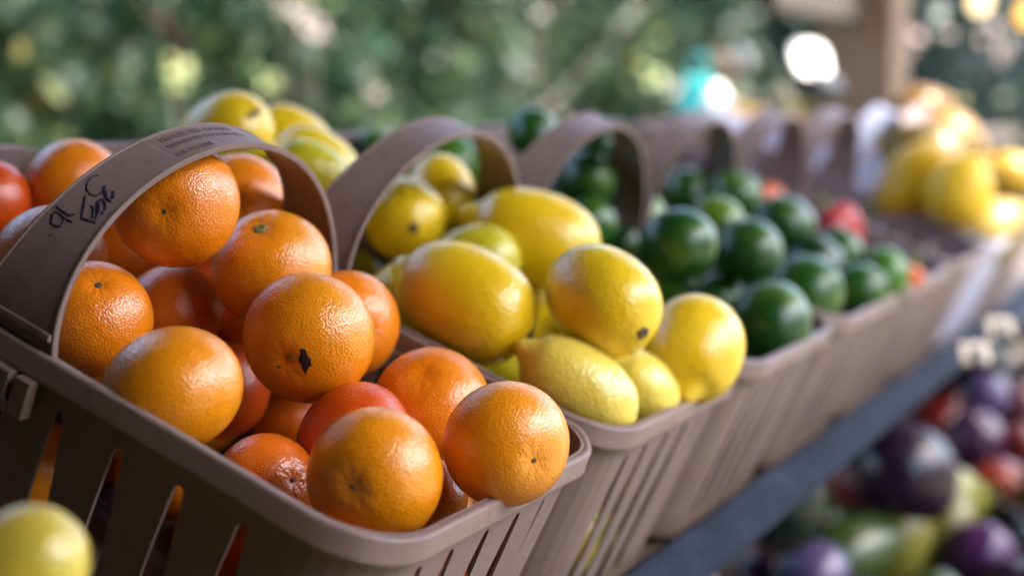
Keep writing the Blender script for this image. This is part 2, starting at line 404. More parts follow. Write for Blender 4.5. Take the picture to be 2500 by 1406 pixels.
def handle_mesh():
    N = 96; S = sorted([i / N for i in range(N + 1)] + [.0199, .0201, .0299, .0301, PANEL[0] - .002, PANEL[0] + .002, PANEL[1] - .002, PANEL[1] + .002])
    verts, faces = [], []
    outer = [(-1, .0012), (-.985, .0021), (-.93, .0022), (-.905, .0012), (-.6, .0011), (0, .0011), (.6, .0011), (.905, .0012), (.93, .0020), (.985, .0019), (1, .0010)]
    inner = [(1, -.0012), (.97, -.0018), (.9, -.0012), (0, -.0012), (-.9, -.0012), (-.97, -.0018), (-1, -.0012)]
    m_ = len(outer) + len(inner)
    for s in S:
        for k, (c, h) in enumerate(outer):
            if abs(c) < .91:
                if .02 < s < .03: h += .0026                   # moulded stop bar above the rim
                if PANEL[0] < s < PANEL[1]: h -= .0005
            verts.append(hsurf(s, c, h))
        for c, h in inner: verts.append(hsurf(s, c, h))
    # tongue going down inside the rim at both ends
    for i in range(len(S) - 1):
        for k in range(m_):
            k2 = (k + 1) % m_; faces.append((i * m_ + k, i * m_ + k2, (i + 1) * m_ + k2, (i + 1) * m_ + k))
    for end in (0, len(S) - 1):
        base = len(verts)
        for k in range(m_):
            v = verts[end * m_ + k]; verts.append(Vector((v.x + (.002 if end == 0 else -.002), v.y, -.018)))
        for k in range(m_):
            k2 = (k + 1) % m_
            faces.append((end * m_ + k2, end * m_ + k, base + k, base + k2) if end == 0 else (end * m_ + k, end * m_ + k2, base + k2, base + k))
        faces.append(tuple(base + k for k in range(m_)))
    me = mesh_from('handle', verts, faces)
    bm = bmesh.new(); bm.from_mesh(me); bmesh.ops.recalc_face_normals(bm, faces=bm.faces); bm.to_mesh(me); bm.free(); return me
def clip_mesh(side):
    bm = bmesh.new(); x = -.0045 if side == 0 else W + .0045; d = -1 if side == 0 else 1; y0, y1 = L / 2 - .021, L / 2 + .034
    lo, hi = (x - .0035, x + .0035)
    # a tab with a slit near each end: five butted boxes
    yy = [y0, y0 + .010, y0 + .0135, y1 - .0135, y1 - .010, y1]
    for a, b, z0, z1 in ((yy[0], yy[1], -.034, -.0138), (yy[1] + .00001, yy[2], -.034, -.0275), (yy[2] + .00002, yy[3], -.034, -.0138), (yy[3] + .00001, yy[4], -.034, -.0275), (yy[4] + .00002, yy[5], -.034, -.0138)):
        box_bm(bm, lo, hi, a, b, z0, z1, .0007)
    me = bpy.data.meshes.new('handle_clip'); bm.to_mesh(me); bm.free(); return me
# arc length table for the lettering
ARC = [0.0]
for i in range(1, 401): ARC.append(ARC[-1] + (hpoint(i / 400, 0) - hpoint((i - 1) / 400, 0)).length)
def s_at(s0, dist):
    a0 = np.interp(s0, np.linspace(0, 1, 401), ARC); return float(np.interp(a0 + dist, ARC, np.linspace(0, 1, 401)))
def text_mesh(txt, size, s0, c0, name, squeeze=1.0):
    cu = bpy.data.curves.new('text', 'FONT'); cu.body = txt; cu.size = size; cu.extrude = .0002; cu.resolution_u = 3; cu.offset = size * .012
    ob = bpy.data.objects.new('text', cu); C.objects.link(ob)
    dg = bpy.context.evaluated_depsgraph_get(); me = bpy.data.meshes.new_from_object(ob.evaluated_get(dg)); me.name = name
    bpy.data.objects.remove(ob); bpy.data.curves.remove(cu)
    for v in me.vertices:
        s = s_at(s0, v.co.x * squeeze); c = c0 + v.co.y / (HQ[3] / 2); v.co = hsurf(s, c, .0006 + v.co.z + .0003)
    me.materials.clear(); return me
def spline(pts, n=7):
    P = [np.array(p) for p in pts]; P = [2 * P[0] - P[1]] + P + [2 * P[-1] - P[-2]]; out = []
    for i in range(1, len(P) - 2):
        for k in range(n):
            t = k / n; a, b, c, d = P[i - 1:i + 3]
            out.append(.5 * (2 * b + (c - a) * t + (2 * a - 5 * b + 4 * c - d) * t * t + (3 * b - a - 3 * c + d) * t ** 3))
    out.append(P[-2]); return out
STROKES = [(.9, [(0.275, 0.625), (0.267, 0.7), (0.256, 0.65), (0.247, 0.5), (0.242, 0.3), (0.242, 0.1), (0.248, 0.0), (0.254, -0.025)]),
 (1.6, [(0.264, 0.125), (0.256, -0.05), (0.248, -0.325), (0.247, -0.475), (0.253, -0.475), (0.263, -0.275)]),
 (1.0, [(0.234, 0.3), (0.219, 0.05), (0.203, -0.15)]), (.9, [(0.203, -0.15), (0.204, -0.375), (0.206, -0.65)]),
 (1.0, [(0.225, -0.075), (0.225, -0.225), (0.217, -0.375), (0.21, -0.45)]),
 (1.2, [(0.22, -0.475), (0.231, -0.275), (0.238, -0.175), (0.242, -0.275), (0.237, -0.5), (0.228, -0.6), (0.222, -0.575)]),
 (1.0, [(0.234, -0.225), (0.225, -0.45), (0.21, -0.575)]), (.75, [(0.2, 0.8), (0.198, 0.475), (0.198, 0.225), (0.203, 0.1)]),
 (.75, [(0.191, -0.025), (0.19, 0.175), (0.191, 0.35), (0.193, 0.575), (0.188, 0.675), (0.181, 0.575), (0.175, 0.5), (0.174, 0.35), (0.177, 0.2), (0.185, 0.225), (0.19, 0.275)]),
 (.5, [(0.155, 0.3), (0.158, 0.275), (0.16, 0.2)])]
def ink_mesh():
    verts, faces = [], []
    for si, (wd, st) in enumerate(STROKES):
        pts = spline(st); P3 = [hsurf(s, c, .00135 + .00003 * si) for s, c in pts]; base = len(verts)
        for i, p in enumerate(P3):
            t = (P3[min(i + 1, len(P3) - 1)] - P3[max(i - 1, 0)]).normalized(); nn = hnorm(pts[i][0]); sd = t.cross(nn).normalized()
            w = wd * .00062 * (1 + .18 * math.sin(i * .9 + si)); 
            if i in (0, len(P3) - 1): w *= .6
            verts += [p - sd * w - nn * .0003, p - sd * w * .92 + nn * .00006, p + sd * w * .92 + nn * .00006, p + sd * w - nn * .0003]
        for i in range(len(P3) - 1):
            for k in range(3): a = base + i * 4 + k; faces.append((a, a + 4, a + 5, a + 1))
    return mesh_from('marker_writing', verts, faces)

def make_basket():
    root = empty('produce_basket')
    o = link('basket_body', body_mesh(), root, M_PLASTIC, smooth=False)
    sm = o.modifiers.new('thickness', 'SOLIDIFY'); sm.thickness = .0019; sm.offset = -1
    link('rim', rim_mesh(), root, M_PLASTIC)
    h = link('handle', handle_mesh(), root, M_PLASTIC, smooth=True)
    h.data.set_sharp_from_angle(angle=math.radians(35)); bpy.data.meshes['rim'].set_sharp_from_angle(angle=math.radians(50))
    for sd in (0, 1): link('handle_clip', clip_mesh(sd), root, M_PLASTIC, smooth=False)
    return root, h
BLAB = ['taupe plastic basket of oranges with marker writing on its handle, nearest in the row', 'taupe plastic basket heaped with lemons, behind the orange basket',
 'taupe plastic basket of dark limes directly behind the lemon basket', 'second taupe basket of limes, with the third handle from the front behind the lime heap',
 'taupe plastic basket holding red peppers beyond the two lime baskets', 'nearly empty taupe basket between the red peppers and the yellow squash',
 'plastic basket with sky sheen painted pale lavender, filled with big sunlit yellow squash', 'taupe basket of yellow squash at the far end of the row']
BLAB[3] = 'taupe basket of limes in between the first lime basket and the red pepper basket'
basket0, handle0 = make_basket()
baskets = []
for k in range(8):
    b = basket0 if k == 0 else copy_tree(basket0)
    b.matrix_world = Matrix.Translation((0, 0, Z0)) @ ROT @ Matrix.Translation((k * PITCH, 0, 0))
    tag(b, BLAB[k], 'basket', 'plastic produce baskets standing in a row'); baskets.append(b)
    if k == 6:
        for ch in b.children: ch.material_slots[0].link = 'OBJECT'; ch.material_slots[0].material = M_SHEENPL
for txt, sz, s0, c0, sq in (('PROGRESSIVE PLASTICS', .0058, .389, .42, .98), ('WWW.PROGRESSIVEPLASTICS.COM', .0046, .384, -.02, .86), ('803-792-3201', .0054, .378, -.62, .95)):
    link('embossed_lettering', text_mesh(txt, sz, s0, c0, 'embossed_lettering', sq), handle0, M_PLASTIC, smooth=False)
link('marker_writing', ink_mesh(), handle0, M_INK)

# ------------------------------------------------------------------ fruit
def vnoise(seed, n=7):
    r = random.Random(seed); ws = []
    for i in range(n):
        d = np.array([r.gauss(0, 1) for _ in range(3)]); d /= np.linalg.norm(d); ws.append((d * r.uniform(1.2, 3.6), r.uniform(0, 6.28), r.uniform(.4, 1)))
    return lambda D: sum(a * np.sin(D @ d + ph) for d, ph, a in ws) / n
class Fruit:
    def __init__(s, kind, R, ratio, seed, dimple=True, lump=.03):
        s.kind, s.R, s.ratio, s.nz, s.dimple, s.lump = kind, R, ratio, vnoise(seed), dimple, lump; s.r = random.Random(seed)
        s.nipple = s.r.uniform(.8, 1.15); s.ph = s.r.uniform(0, 6)
    def surf(s, D):                              # unit directions (n,3) -> points, z = axis through the stem
        D = np.atleast_2d(np.asarray(D, float)); z = np.clip(D[:, 2], -1, 1); an = np.arccos(z); az = np.arctan2(D[:, 1], D[:, 0])
        if s.kind == 'orange':
            r = 1 + s.lump * s.nz(D)
            g = np.exp(-(an / .20) ** 2); sh = np.exp(-((an - .55) / .35) ** 2)
            if s.dimple: r = r - .07 * g + .010 * sh + .004 * np.cos(9 * az + s.ph) * np.exp(-((an - .26) / .17) ** 2)
            r = r - .03 * np.exp(-((math.pi - an) / .35) ** 2)
            P = D * r[:, None]; P[:, 2] *= s.ratio; return P * s.R
        a = s.ratio
        t = np.cos(an); rho = np.sin(an)
        if s.kind == 'lemon':
            zz = a * np.sign(t) * np.abs(t) ** 0.92
            rr = rho ** .86 * (1 - .06 * t)
            zz = zz + .24 * s.nipple * np.clip((t - .89) / .11, 0, 1) ** 1.2            # nipple at +z
            rr = np.where(t > .82, rr * (1 - .29 * np.clip((t - .82) / .14, 0, 1) ** 1.0 * (1 - .4 * np.clip((t - .96) / .04, 0, 1))), rr)
            zz = zz - .05 * np.clip((-t - .93) / .07, 0, 1)
            rr = np.where(t < -.93, rr * (1 - .12 * np.clip((-t - .93) / .07, 0, 1)), rr)
        elif s.kind == 'squash':
            zz = a * t; rr = rho * (1 - .28 * np.clip(t, -1, 1) - .10 * t * t)
        elif s.kind == 'pepper':
            zz = a * t - .22 * np.exp(-(an / .45) ** 2) - .15 * np.exp(-((math.pi - an) / .4) ** 2); rr = rho ** .8 * (1 + .09 * np.cos(4 * az + s.ph)) * (1 + .12 * t)
        elif s.kind == 'gourd':
            zz = a * t; rr = rho * (1 + .05 * np.cos(10 * az)) * (1 - .25 * t)
        else:                                     # lime, tomato, onion: nearly round
            zz = a * t + .06 * np.clip((t - .93) / .07, 0, 1) - .04 * np.exp(-((math.pi - an) / .3) ** 2); rr = rho
        k = 1 + s.lump * s.nz(D)
        return np.stack([rr * np.cos(az) * k, rr * np.sin(az) * k, zz * k], 1) * s.R
    def mesh(s, name, nu=48, nv=30):
        dirs = [(0, 0, 1)]
        for i in range(1, nv):
            an = math.pi * i / nv; f = i / nv; an = math.pi * (f - .075 * math.sin(2 * math.pi * f))   # rings closer at the poles
            dirs += [(math.sin(an) * math.cos(2 * math.pi * k / nu), math.sin(an) * math.sin(2 * math.pi * k / nu), math.cos(an)) for k in range(nu)]
        dirs.append((0, 0, -1)); V = s.surf(np.array(dirs)); F = []
        for k in range(nu):
            k2 = (k + 1) % nu; F.append((0, 1 + k, 1 + k2)); b = 1 + (nv - 2) * nu; F.append((b + k, len(dirs) - 1, b + k2))
            for i in range(nv - 2): a = 1 + i * nu; F.append((a + k, a + nu + k, a + nu + k2, a + k2))
        return mesh_from(name, V, F)
    def patch(s, name, center, outline, lift=.0003, rim=.0004):
        """a small raised patch lying on the skin: outline in radians around a direction"""
        c = Vector(center).normalized(); u = c.orthogonal().normalized(); v = c.cross(u); n = len(outline); dirs = [c]
        for f in (.5, 1.0): dirs += [(c + u * math.tan(a * f) + v * math.tan(b * f)).normalized() for a, b in outline]
        Vv = s.surf(np.array(dirs)); Vv = Vv + np.array(dirs) * lift; Vv[1 + n:] -= np.array(dirs[1 + n:]) * (lift + rim); F = []
        for k in range(n): k2 = (k + 1) % n; F.append((0, 1 + k, 1 + k2)); F.append((1 + k, 1 + n + k, 1 + n + k2, 1 + k2))
        return mesh_from(name, Vv, F)
def star(n, r0, r1, seed=0):
    r = random.Random(seed); return [((r1 if k % 2 else r0) * math.cos(math.pi * k / n) * r.uniform(.85, 1.15), (r1 if k % 2 else r0) * math.sin(math.pi * k / n) * r.uniform(.85, 1.15)) for k in range(2 * n)]
def blob(r0, n=12, seed=0, sx=1, sy=1):
    r = random.Random(seed); return [(r0 * sx * math.cos(2 * math.pi * k / n) * r.uniform(.75, 1.2), r0 * sy * math.sin(2 * math.pi * k / n) * r.uniform(.75, 1.2)) for k in range(n)]
def button(fr, name, sign, r, h, mt, parent):
    """calyx or stub standing on the pole of a fruit"""
    top = fr.surf(np.array([(0, 0, sign)]))[0][2]; V, F = [], []; rings = [(r, -.0006), (r * .85, h * .6), (r * .55, h), (r * .25, h * .55)]
    for q, (rad, dz) in enumerate(rings):
        for k in range(10): an = 2 * math.pi * k / 10; rd = rad * (1 + (.25 if k % 2 else -.1) * (q < 2)); V.append((rd * math.cos(an), rd * math.sin(an), top + sign * dz))
    V.append((0, 0, top + sign * h * .3))
    for q in range(3):
        for k in range(10): k2 = (k + 1) % 10; F.append((q * 10 + k, q * 10 + k2, q * 10 + 10 + k2, q * 10 + 10 + k))
    for k in range(10): F.append((30 + k, 30 + (k + 1) % 10, 40))
    return link(name, mesh_from(name, V, F), parent, mt)
def place(o, loc, axis, spin=0.0):
    z = Vector(axis).normalized(); x = z.orthogonal().normalized(); y = z.cross(x)
    mm = Matrix((( x.x, y.x, z.x, loc[0]), (x.y, y.y, z.y, loc[1]), (x.z, y.z, z.z, loc[2]), (0, 0, 0, 1)))
    o.matrix_world = mm @ Matrix.Rotation(spin, 4, 'Z')
def pole_axis(c, R, px):
    """axis of a fruit whose pole shows at this pixel"""
    c = Vector(c); depth = (c - Vector(CAM)).dot(Vector(FWD)); p = at(px[0], px[1], depth) ; d = p - c
    off = min(d.length, R * .97); d = d.normalized() * off if d.length > 1e-6 else d
    return (d - Vector(FWD) * math.sqrt(max(R * R - off * off, 0))).normalized()
OC = {'a': (0.82, 0.275, 0.003), 'b': (0.82, 0.225, 0.003), 'c': (0.72, 0.150, 0.003), 'r': (0.62, 0.075, 0.003), 'p': (0.78, 0.25, 0.03)}
LC = {'y': (0.80, 0.57, 0.010), 'd': (0.80, 0.53, 0.008), 'p': (0.76, 0.60, 0.09), 'g': (0.52, 0.46, 0.015)}
GC = {'d': (0.010, 0.060, 0.008), 'm': (0.020, 0.085, 0.008), 'y': (0.11, 0.19, 0.010), 'b': (0.055, 0.16, 0.010), 'k': (0.006, 0.040, 0.010)}
FRUITS = {}
def fruit(kind, name, loc, R, axis, ratio, col, mt, label, cat, group, seed, lump=.03, dimple=True, hi=True, spin=0.0):
    fr = Fruit(kind, R, ratio, seed, dimple, lump)
    o = link(name, fr.mesh(name, *((56, 36) if hi else (28, 18))), None, mt); o.color = (*col, 1)
    place(o, loc, axis, spin); tag(o, label, cat, group); return o, fr
# positions: (basket-frame x along the row, y along the basket, z above the rim, radius)
POS = {'g1': (0.6391, 0.118, 0.0373, 0.028),
 'g10': (0.7834, 0.2672, 0.0588, 0.0197),
 'g11': (0.7814, 0.3326, 0.0426, 0.0223),
 'g12': (0.7337, 0.3802, -0.007, 0.026),
 'g13': (0.7735, 0.366, 0.0037, 0.0194),
 'g14': (0.6645, 0.4238, -0.0086, 0.0166),
 'g15': (0.7797, 0.0551, -0.0603, 0.0125),
 'g16': (0.7795, 0.2799, 0.0049, 0.0153),
 'g2': (0.7576, 0.092, 0.0314, 0.0279),
 'g3': (0.6919, 0.0343, -0.0017, 0.0323),
 'g4': (0.7701, 0.141, -0.035, 0.0222),
 'g5': (0.7623, 0.1011, -0.0214, 0.0226),
 'g6': (0.7811, 0.134, 0.0383, 0.0228),
 'g7': (0.7322, 0.2292, -0.0003, 0.0228),
 'g8': (0.7779, 0.2086, -0.0153, 0.0143),
 'g9': (0.7564, 0.2544, 0.0287, 0.0246),
 'h1': (0.8372, 0.049, 0.0006, 0.033),
 'h2': (0.9663, 0.0283, -0.003, 0.0266),
 'h3': (1.0361, 0.0233, 0.0112, 0.0242),
 'h4': (0.9819, 0.0798, -0.003, 0.0296),
 'h5': (1.0001, 0.129, 0.02, 0.0301),
 'h6': (1.036, 0.248, 0.0043, 0.0236),
 'h7': (1.04, 0.1982, 0.0201, 0.0251),
 'h8': (1.0367, 0.0745, 0.0122, 0.0236),
 'l1': (0.3045, 0.1351, 0.0214, 0.0358),
 'l10': (0.46, 0.2722, 0.0072, 0.0302),
 'l11': (0.5117, 0.2746, 0.0232, 0.0262),
 'l12': (0.5079, 0.3149, -0.0665, 0.0171),
 'l13': (0.4068, 0.4098, 0.0143, 0.0314),
 'l14': (0.4959, 0.4056, 0.0094, 0.0296),
 'l15': (0.468, 0.3617, 0.0129, 0.0248),
 'l16': (0.3984, 0.3231, 0.0235, 0.0226),
 'l17': (0.3985, 0.361, 0.0056, 0.0212),
 'l18': (0.5111, 0.172, -0.018, 0.0141),
 'l2': (0.4891, 0.1785, 0.0298, 0.0372),
 'l3': (0.3355, 0.0607, 0.0539, 0.0338),
 'l4': (0.424, 0.0165, 0.0251, 0.0348),
 'l5': (0.3038, 0.0441, 0.0054, 0.029),
 'l6': (0.3743, 0.0268, -0.0005, 0.0246),
 'l7': (0.4956, 0.1451, -0.0422, 0.0272),
 'l8': (0.4511, 0.1486, -0.0538, 0.021),
 'l9': (0.4328, 0.1927, 0.0089, 0.0271),
 'o1': (0.037, 0.1518, -0.0015, 0.0347),
 'o10': (0.1724, 0.2544, -0.026, 0.0297),
 'o11': (0.0813, 0.2422, -0.011, 0.0314),
 'o12': (0.2268, 0.3898, -0.0064, 0.031),
 'o13': (0.1787, 0.4135, -0.023, 0.0265),
 'o14': (0.1067, 0.2982, -0.0069, 0.0329),
 'o16': (0.2283, 0.3393, -0.0312, 0.0278),
 'o17': (0.2335, 0.2745, -0.0265, 0.0246),
 'o18': (0.2185, 0.2296, -0.0318, 0.0252),
 'o19': (0.1748, 0.2057, -0.0537, 0.0278),
 'o2': (0.1486, 0.1492, 0.0121, 0.0353),
 'o20': (0.2335, 0.1859, -0.0772, 0.0242),
 'o21': (0.1371, 0.0973, -0.023, 0.0316),
 'o22': (0.0886, 0.1119, -0.048, 0.0273),
 'o23': (0.1363, 0.0457, -0.0333, 0.0235),
 'o24': (0.2394, 0.0658, -0.0798, 0.0184),
 'o3': (0.0733, 0.0495, -0.0044, 0.0328),
 'o4': (0.13, 0.012, 0.0209, 0.0314),
 'o5': (0.2014, 0.0891, -0.0088, 0.0328),
 'o6': (0.2263, 0.1687, -0.0, 0.0316),
 'o7': (0.1819, 0.2048, 0.0255, 0.0338),
 'o8': (0.1196, 0.2392, 0.0561, 0.0341),
 'o9': (0.2415, 0.2754, 0.0307, 0.0309)}
FILL = {'G': [(0.7384, 0.3749, -0.1157, 0.027), (0.6555, 0.1293, -0.0834, 0.029), (0.5908, 0.0703, -0.0441, 0.0293), (0.6782, 0.2284, -0.0307, 0.0272),
       (0.5828, 0.0769, -0.1241, 0.0287), (0.6394, 0.3337, -0.1025, 0.0296), (0.6202, 0.1818, -0.0917, 0.0274), (0.6104, 0.1353, -0.0351, 0.0272),
       (0.672, 0.0899, -0.1256, 0.0298), (0.7371, 0.3323, -0.0706, 0.0275), (0.7539, 0.2638, -0.0989, 0.0284), (0.726, 0.1052, -0.1233, 0.0282),
       (0.6377, 0.0552, -0.073, 0.0273), (0.6983, 0.2765, -0.0749, 0.0273), (0.5836, 0.3691, -0.1208, 0.0291), (0.6753, 0.1982, -0.0805, 0.0296),
       (0.6899, 0.3581, -0.0899, 0.0292), (0.584, 0.247, -0.0479, 0.0303), (0.7346, 0.0882, -0.0702, 0.0288), (0.719, 0.1741, -0.0473, 0.0298),
       (0.6609, 0.1778, -0.0257, 0.0281), (0.6644, 0.3191, -0.0448, 0.0296), (0.6031, 0.367, -0.0549, 0.0274), (0.655, 0.2491, -0.1164, 0.0275),
       (0.5735, 0.1868, -0.0147, 0.0292), (0.7166, 0.306, -0.1202, 0.0308), (0.7291, 0.1624, -0.1128, 0.0295), (0.5893, 0.2474, 0.0126, 0.0299),
       (0.5853, 0.3125, -0.064, 0.0309), (0.6069, 0.1272, -0.1294, 0.0273), (0.6017, 0.2847, -0.1113, 0.0276), (0.7212, 0.4064, -0.0614, 0.0278)],
 'H': [(0.996, 0.2542, -0.118, 0.0282), (0.8922, 0.2541, -0.0327, 0.0307), (0.8886, 0.3954, -0.0517, 0.0308), (1.0076, 0.0638, -0.0997, 0.0291),
       (0.8931, 0.2839, -0.1068, 0.0291), (0.8781, 0.1549, -0.0173, 0.0284), (0.9086, 0.0717, -0.0988, 0.0286), (1.0215, 0.1448, -0.0506, 0.0287),
       (1.0144, 0.271, -0.0622, 0.0279), (0.9691, 0.1721, -0.1138, 0.0289), (0.9595, 0.1048, -0.0782, 0.0302), (0.9008, 0.1568, -0.1138, 0.0306),
       (0.8385, 0.135, -0.052, 0.0288), (1.0104, 0.3583, -0.1004, 0.031), (0.8407, 0.2699, -0.0568, 0.0294), (0.8978, 0.3293, -0.0578, 0.028),
       (0.941, 0.3182, -0.1104, 0.031), (0.952, 0.3691, -0.0707, 0.028), (0.8447, 0.2142, -0.0723, 0.0292), (0.9449, 0.2574, -0.0601, 0.0284),
       (0.9457, 0.1561, -0.0252, 0.0297), (0.8485, 0.3467, -0.0878, 0.0282), (0.8914, 0.1127, -0.0581, 0.0273), (0.8443, 0.2272, -0.0041, 0.0298),
       (0.9916, 0.2191, -0.0448, 0.0308), (0.8628, 0.1079, -0.1178, 0.0288)],
 'L': [(0.4577, 0.0669, -0.0844, 0.0282), (0.4175, 0.0486, -0.1353, 0.0312), (0.4686, 0.3961, -0.1363, 0.0313), (0.3984, 0.1104, -0.0895, 0.0279),
       (0.3727, 0.2989, -0.0835, 0.0287), (0.3494, 0.0423, -0.0621, 0.0299), (0.4587, 0.2025, -0.0759, 0.0307), (0.3308, 0.1682, -0.1389, 0.0314),
       (0.4335, 0.3324, -0.1083, 0.0295), (0.3466, 0.232, -0.1073, 0.0303), (0.4541, 0.3836, -0.0632, 0.0307), (0.3142, 0.0494, -0.1389, 0.0316),
       (0.3256, 0.3984, -0.0743, 0.0296), (0.4682, 0.0398, -0.0365, 0.0292), (0.3947, 0.3889, -0.0944, 0.0315), (0.3288, 0.1578, -0.0669, 0.0281),
       (0.3862, 0.168, -0.0663, 0.0293), (0.377, 0.3203, -0.1356, 0.0296), (0.4332, 0.2302, -0.1359, 0.0309), (0.4728, 0.2777, -0.1305, 0.0317),
       (0.32, 0.1043, -0.1048, 0.0281), (0.3202, 0.328, -0.1075, 0.0307), (0.3401, 0.3723, -0.14, 0.0295), (0.4712, 0.1178, -0.1333, 0.0314),
       (0.3806, 0.3404, -0.0426, 0.0306), (0.483, 0.0469, -0.131, 0.0297), (0.4103, 0.0405, -0.0491, 0.0291), (0.3888, 0.1708, -0.1279, 0.0291),
       (0.3288, 0.2657, -0.0552, 0.0319), (0.3458, 0.1872, -0.0115, 0.0293), (0.4106, 0.231, -0.056, 0.028), (0.3695, 0.0994, -0.1377, 0.0305),
       (0.3123, 0.2743, -0.14, 0.0288), (0.4921, 0.2181, -0.023, 0.0287), (0.4285, 0.2759, -0.0829, 0.0281), (0.4849, 0.1756, -0.1366, 0.028),
       (0.3217, 0.3344, -0.0495, 0.0293), (0.4842, 0.093, -0.0028, 0.0309), (0.3145, 0.0957, -0.0499, 0.0279), (0.4451, 0.3294, -0.0406, 0.0281),
       (0.484, 0.3343, -0.1331, 0.028), (0.3027, 0.2577, -0.003, 0.0283), (0.3836, 0.2623, -0.1386, 0.0286), (0.4856, 0.2541, -0.0761, 0.0281),
       (0.3028, 0.2065, -0.0463, 0.028), (0.3732, 0.4073, -0.0434, 0.0283)],
 'O': [(0.1326, 0.1457, -0.1124, 0.0328), (0.0766, 0.0467, -0.111, 0.031), (0.2133, 0.0493, -0.1329, 0.032), (0.1647, 0.0442, -0.0944, 0.0315),
       (0.1804, 0.3799, -0.0928, 0.0311), (0.1476, 0.3045, -0.0636, 0.0318), (0.1595, 0.2177, -0.1124, 0.0297), (0.1902, 0.1232, -0.1003, 0.0302),
       (0.2031, 0.2898, -0.1359, 0.0304), (0.0418, 0.0439, -0.0603, 0.0317), (0.1232, 0.2773, -0.134, 0.0308), (0.1218, 0.3564, -0.1324, 0.03),
       (0.121, 0.3947, -0.0725, 0.0314), (0.1977, 0.1795, -0.1418, 0.0312), (0.1536, 0.0931, -0.1417, 0.0323), (0.2164, 0.243, -0.09, 0.0322),
       (0.1231, 0.2348, -0.0672, 0.0319), (0.2188, 0.3343, -0.0908, 0.0297), (0.1167, 0.0838, -0.0885, 0.0294)]}
ORANGES = {  # id: (colour, pole seen at pixel or direction, pole kind, oblateness, label)
 'o1': ('a', (-40, -90, 10), None, .86, 'big yellowish orange leaning on the left rim, with a broad highlight, lowest at left'),
 'o2': ('a', (712, 880), 'mark', .93, 'large orange with a black mark beside its stem scar, in the middle of the pile'),
 'o3': ('a', (871, 1171), 'dot', .92, 'pale orange with a centred dark dot, resting on the front corner of the basket'),
 'o4': ('a', (1310, 1115), 'dot', .92, 'orange in the right front corner of the basket, beside the lemons'),
 'o5': ('b', (1035, 892), 'dimple', .86, 'orange with a shallow dimple on top, against the lemon side of the basket'),
 'o6': ('b', (915, 800), 'dimple', .9, 'orange half hidden behind the one with the black mark'),
 'o7': ('a', (648, 553), 'stem', .94, 'round orange with a green brown stem button on top, near the handle leg'),
 'o8': ('b', (430, 527), 'dot', .90, 'large orange with a puckered dimple, under the arch of the handle'),
 'o9': ('b', (592, 490), 'stub', .92, 'orange under the far end of the handle arch with a tiny dark stub, in shade'),
 'o10': ('c', (-30, -90, 30), None, .92, 'deep orange below the puckered one, under the handle arch'),
 'o11': ('b', (268, 688), 'stub', .93, 'orange with a small green stub on its shoulder, touching the front leg of the handle'),
 'o12': ('b', (-60, -60, -20), None, .95, 'sunny rough orange behind the handle, below the far rim'),
 'o13': ('r', (-20, -60, 10), None, .95, 'reddish orange cut by the left edge of the picture'),
 'o14': ('b', (-70, -60, 10), None, .93, 'orange crossed by the lettered front half of the handle'),
 'o16': ('c', (0, -60, 10), None, .93, 'orange in the gap behind the one with the green stub'),
 'o17': ('r', (10, -60, 10), None, .93, 'small reddish orange wedged between three others under the handle'),
 'o18': ('c', (10, -60, 10), None, .93, 'shaded orange deep between the black marked one and the deep orange one'),
 'o19': ('r', (60, 30, 20), None, .93, 'reddish orange behind the big yellowish one on the left rim'),
 'o20': ('c', (10, -60, 10), None, .93, 'shaded orange low in the gap left of the red orange'),
 'o21': ('r', (-60, -50, 10), None, .90, 'shiny red orange behind the front corner orange'),
 'o22': ('c', (735, 1158), 'dot', .9, 'orange low along the left rim with a dark pole and a bright glint'),
 'o23': ('b', (60, 50, -20), None, .93, 'orange tucked below and right of the front corner orange'),
 'o24': ('p', (60, 50, -20), None, .93, 'pale orange deep under the right front corner orange')}
for i, (k, (cc, pole, pk, rat, lab)) in enumerate(ORANGES.items()):
    x, y, z, R = POS[k]; c = b2w(x, y, z)
    ax = pole_axis(c, R, pole) if len(pole) == 2 else imgdir(*pole)
    o, fr = fruit('orange', 'orange', c, R * 1.04, ax, rat, OC[cc], M_ORANGE, lab, 'orange', 'oranges heaped in the front basket', 11 + i, .07 if k in ('o2', 'o8', 'o3', 'o11') else .05, pk is not None, True, i * 1.3)
    if pk == 'stem': button(fr, 'stem_button', 1, .0042, .0018, M_STEMG, o)
    elif pk in ('stub', 'dot'): button(fr, 'stem_button', 1, .0014 if pk == 'dot' else .0022, .0008, M_STEM, o)
    elif pk == 'mark':
        inv = o.matrix_world.inverted().to_3x3()
        def loc_dir(px):
            d = (at(px[0], px[1], (c - Vector(CAM)).dot(Vector(FWD)) - R * .9) - c); return (inv @ d).normalized()
        link('stem_scar', fr.patch('stem_scar', loc_dir((704, 876)), blob(.115, 14, 4), .0004), o, M_SCAR)
        bl = [(1.8 * q_, 1.75 * w_) for q_, w_ in [(-.03, -.16), (.035, -.15), (.05, -.08), (.085, -.03), (.09, .05), (.045, .09), (.03, .19), (.0, .14), (-.01, .05), (-.05, -.02), (-.02, -.08)]]
        cd = loc_dir((736, 882)); u = cd.orthogonal().normalized(); v = cd.cross(u)
        rt = inv @ Vector(RIGHT); dn = inv @ Vector(DOWN)
        bl2 = [((rt * a + dn * b).dot(u), (rt * a + dn * b).dot(v)) for a, b in bl]
        if sum(bl2[q][0] * bl2[(q + 1) % 11][1] - bl2[(q + 1) % 11][0] * bl2[q][1] for q in range(11)) < 0: bl2.reverse()
        link('black_blemish', fr.patch('black_blemish', cd, bl2, .0005, .0003), o, M_BLACK)
        link('black_blemish', fr.patch('black_blemish', loc_dir((668, 908)), blob(.035, 8, 9), .0004, .0002), o, M_STEM)
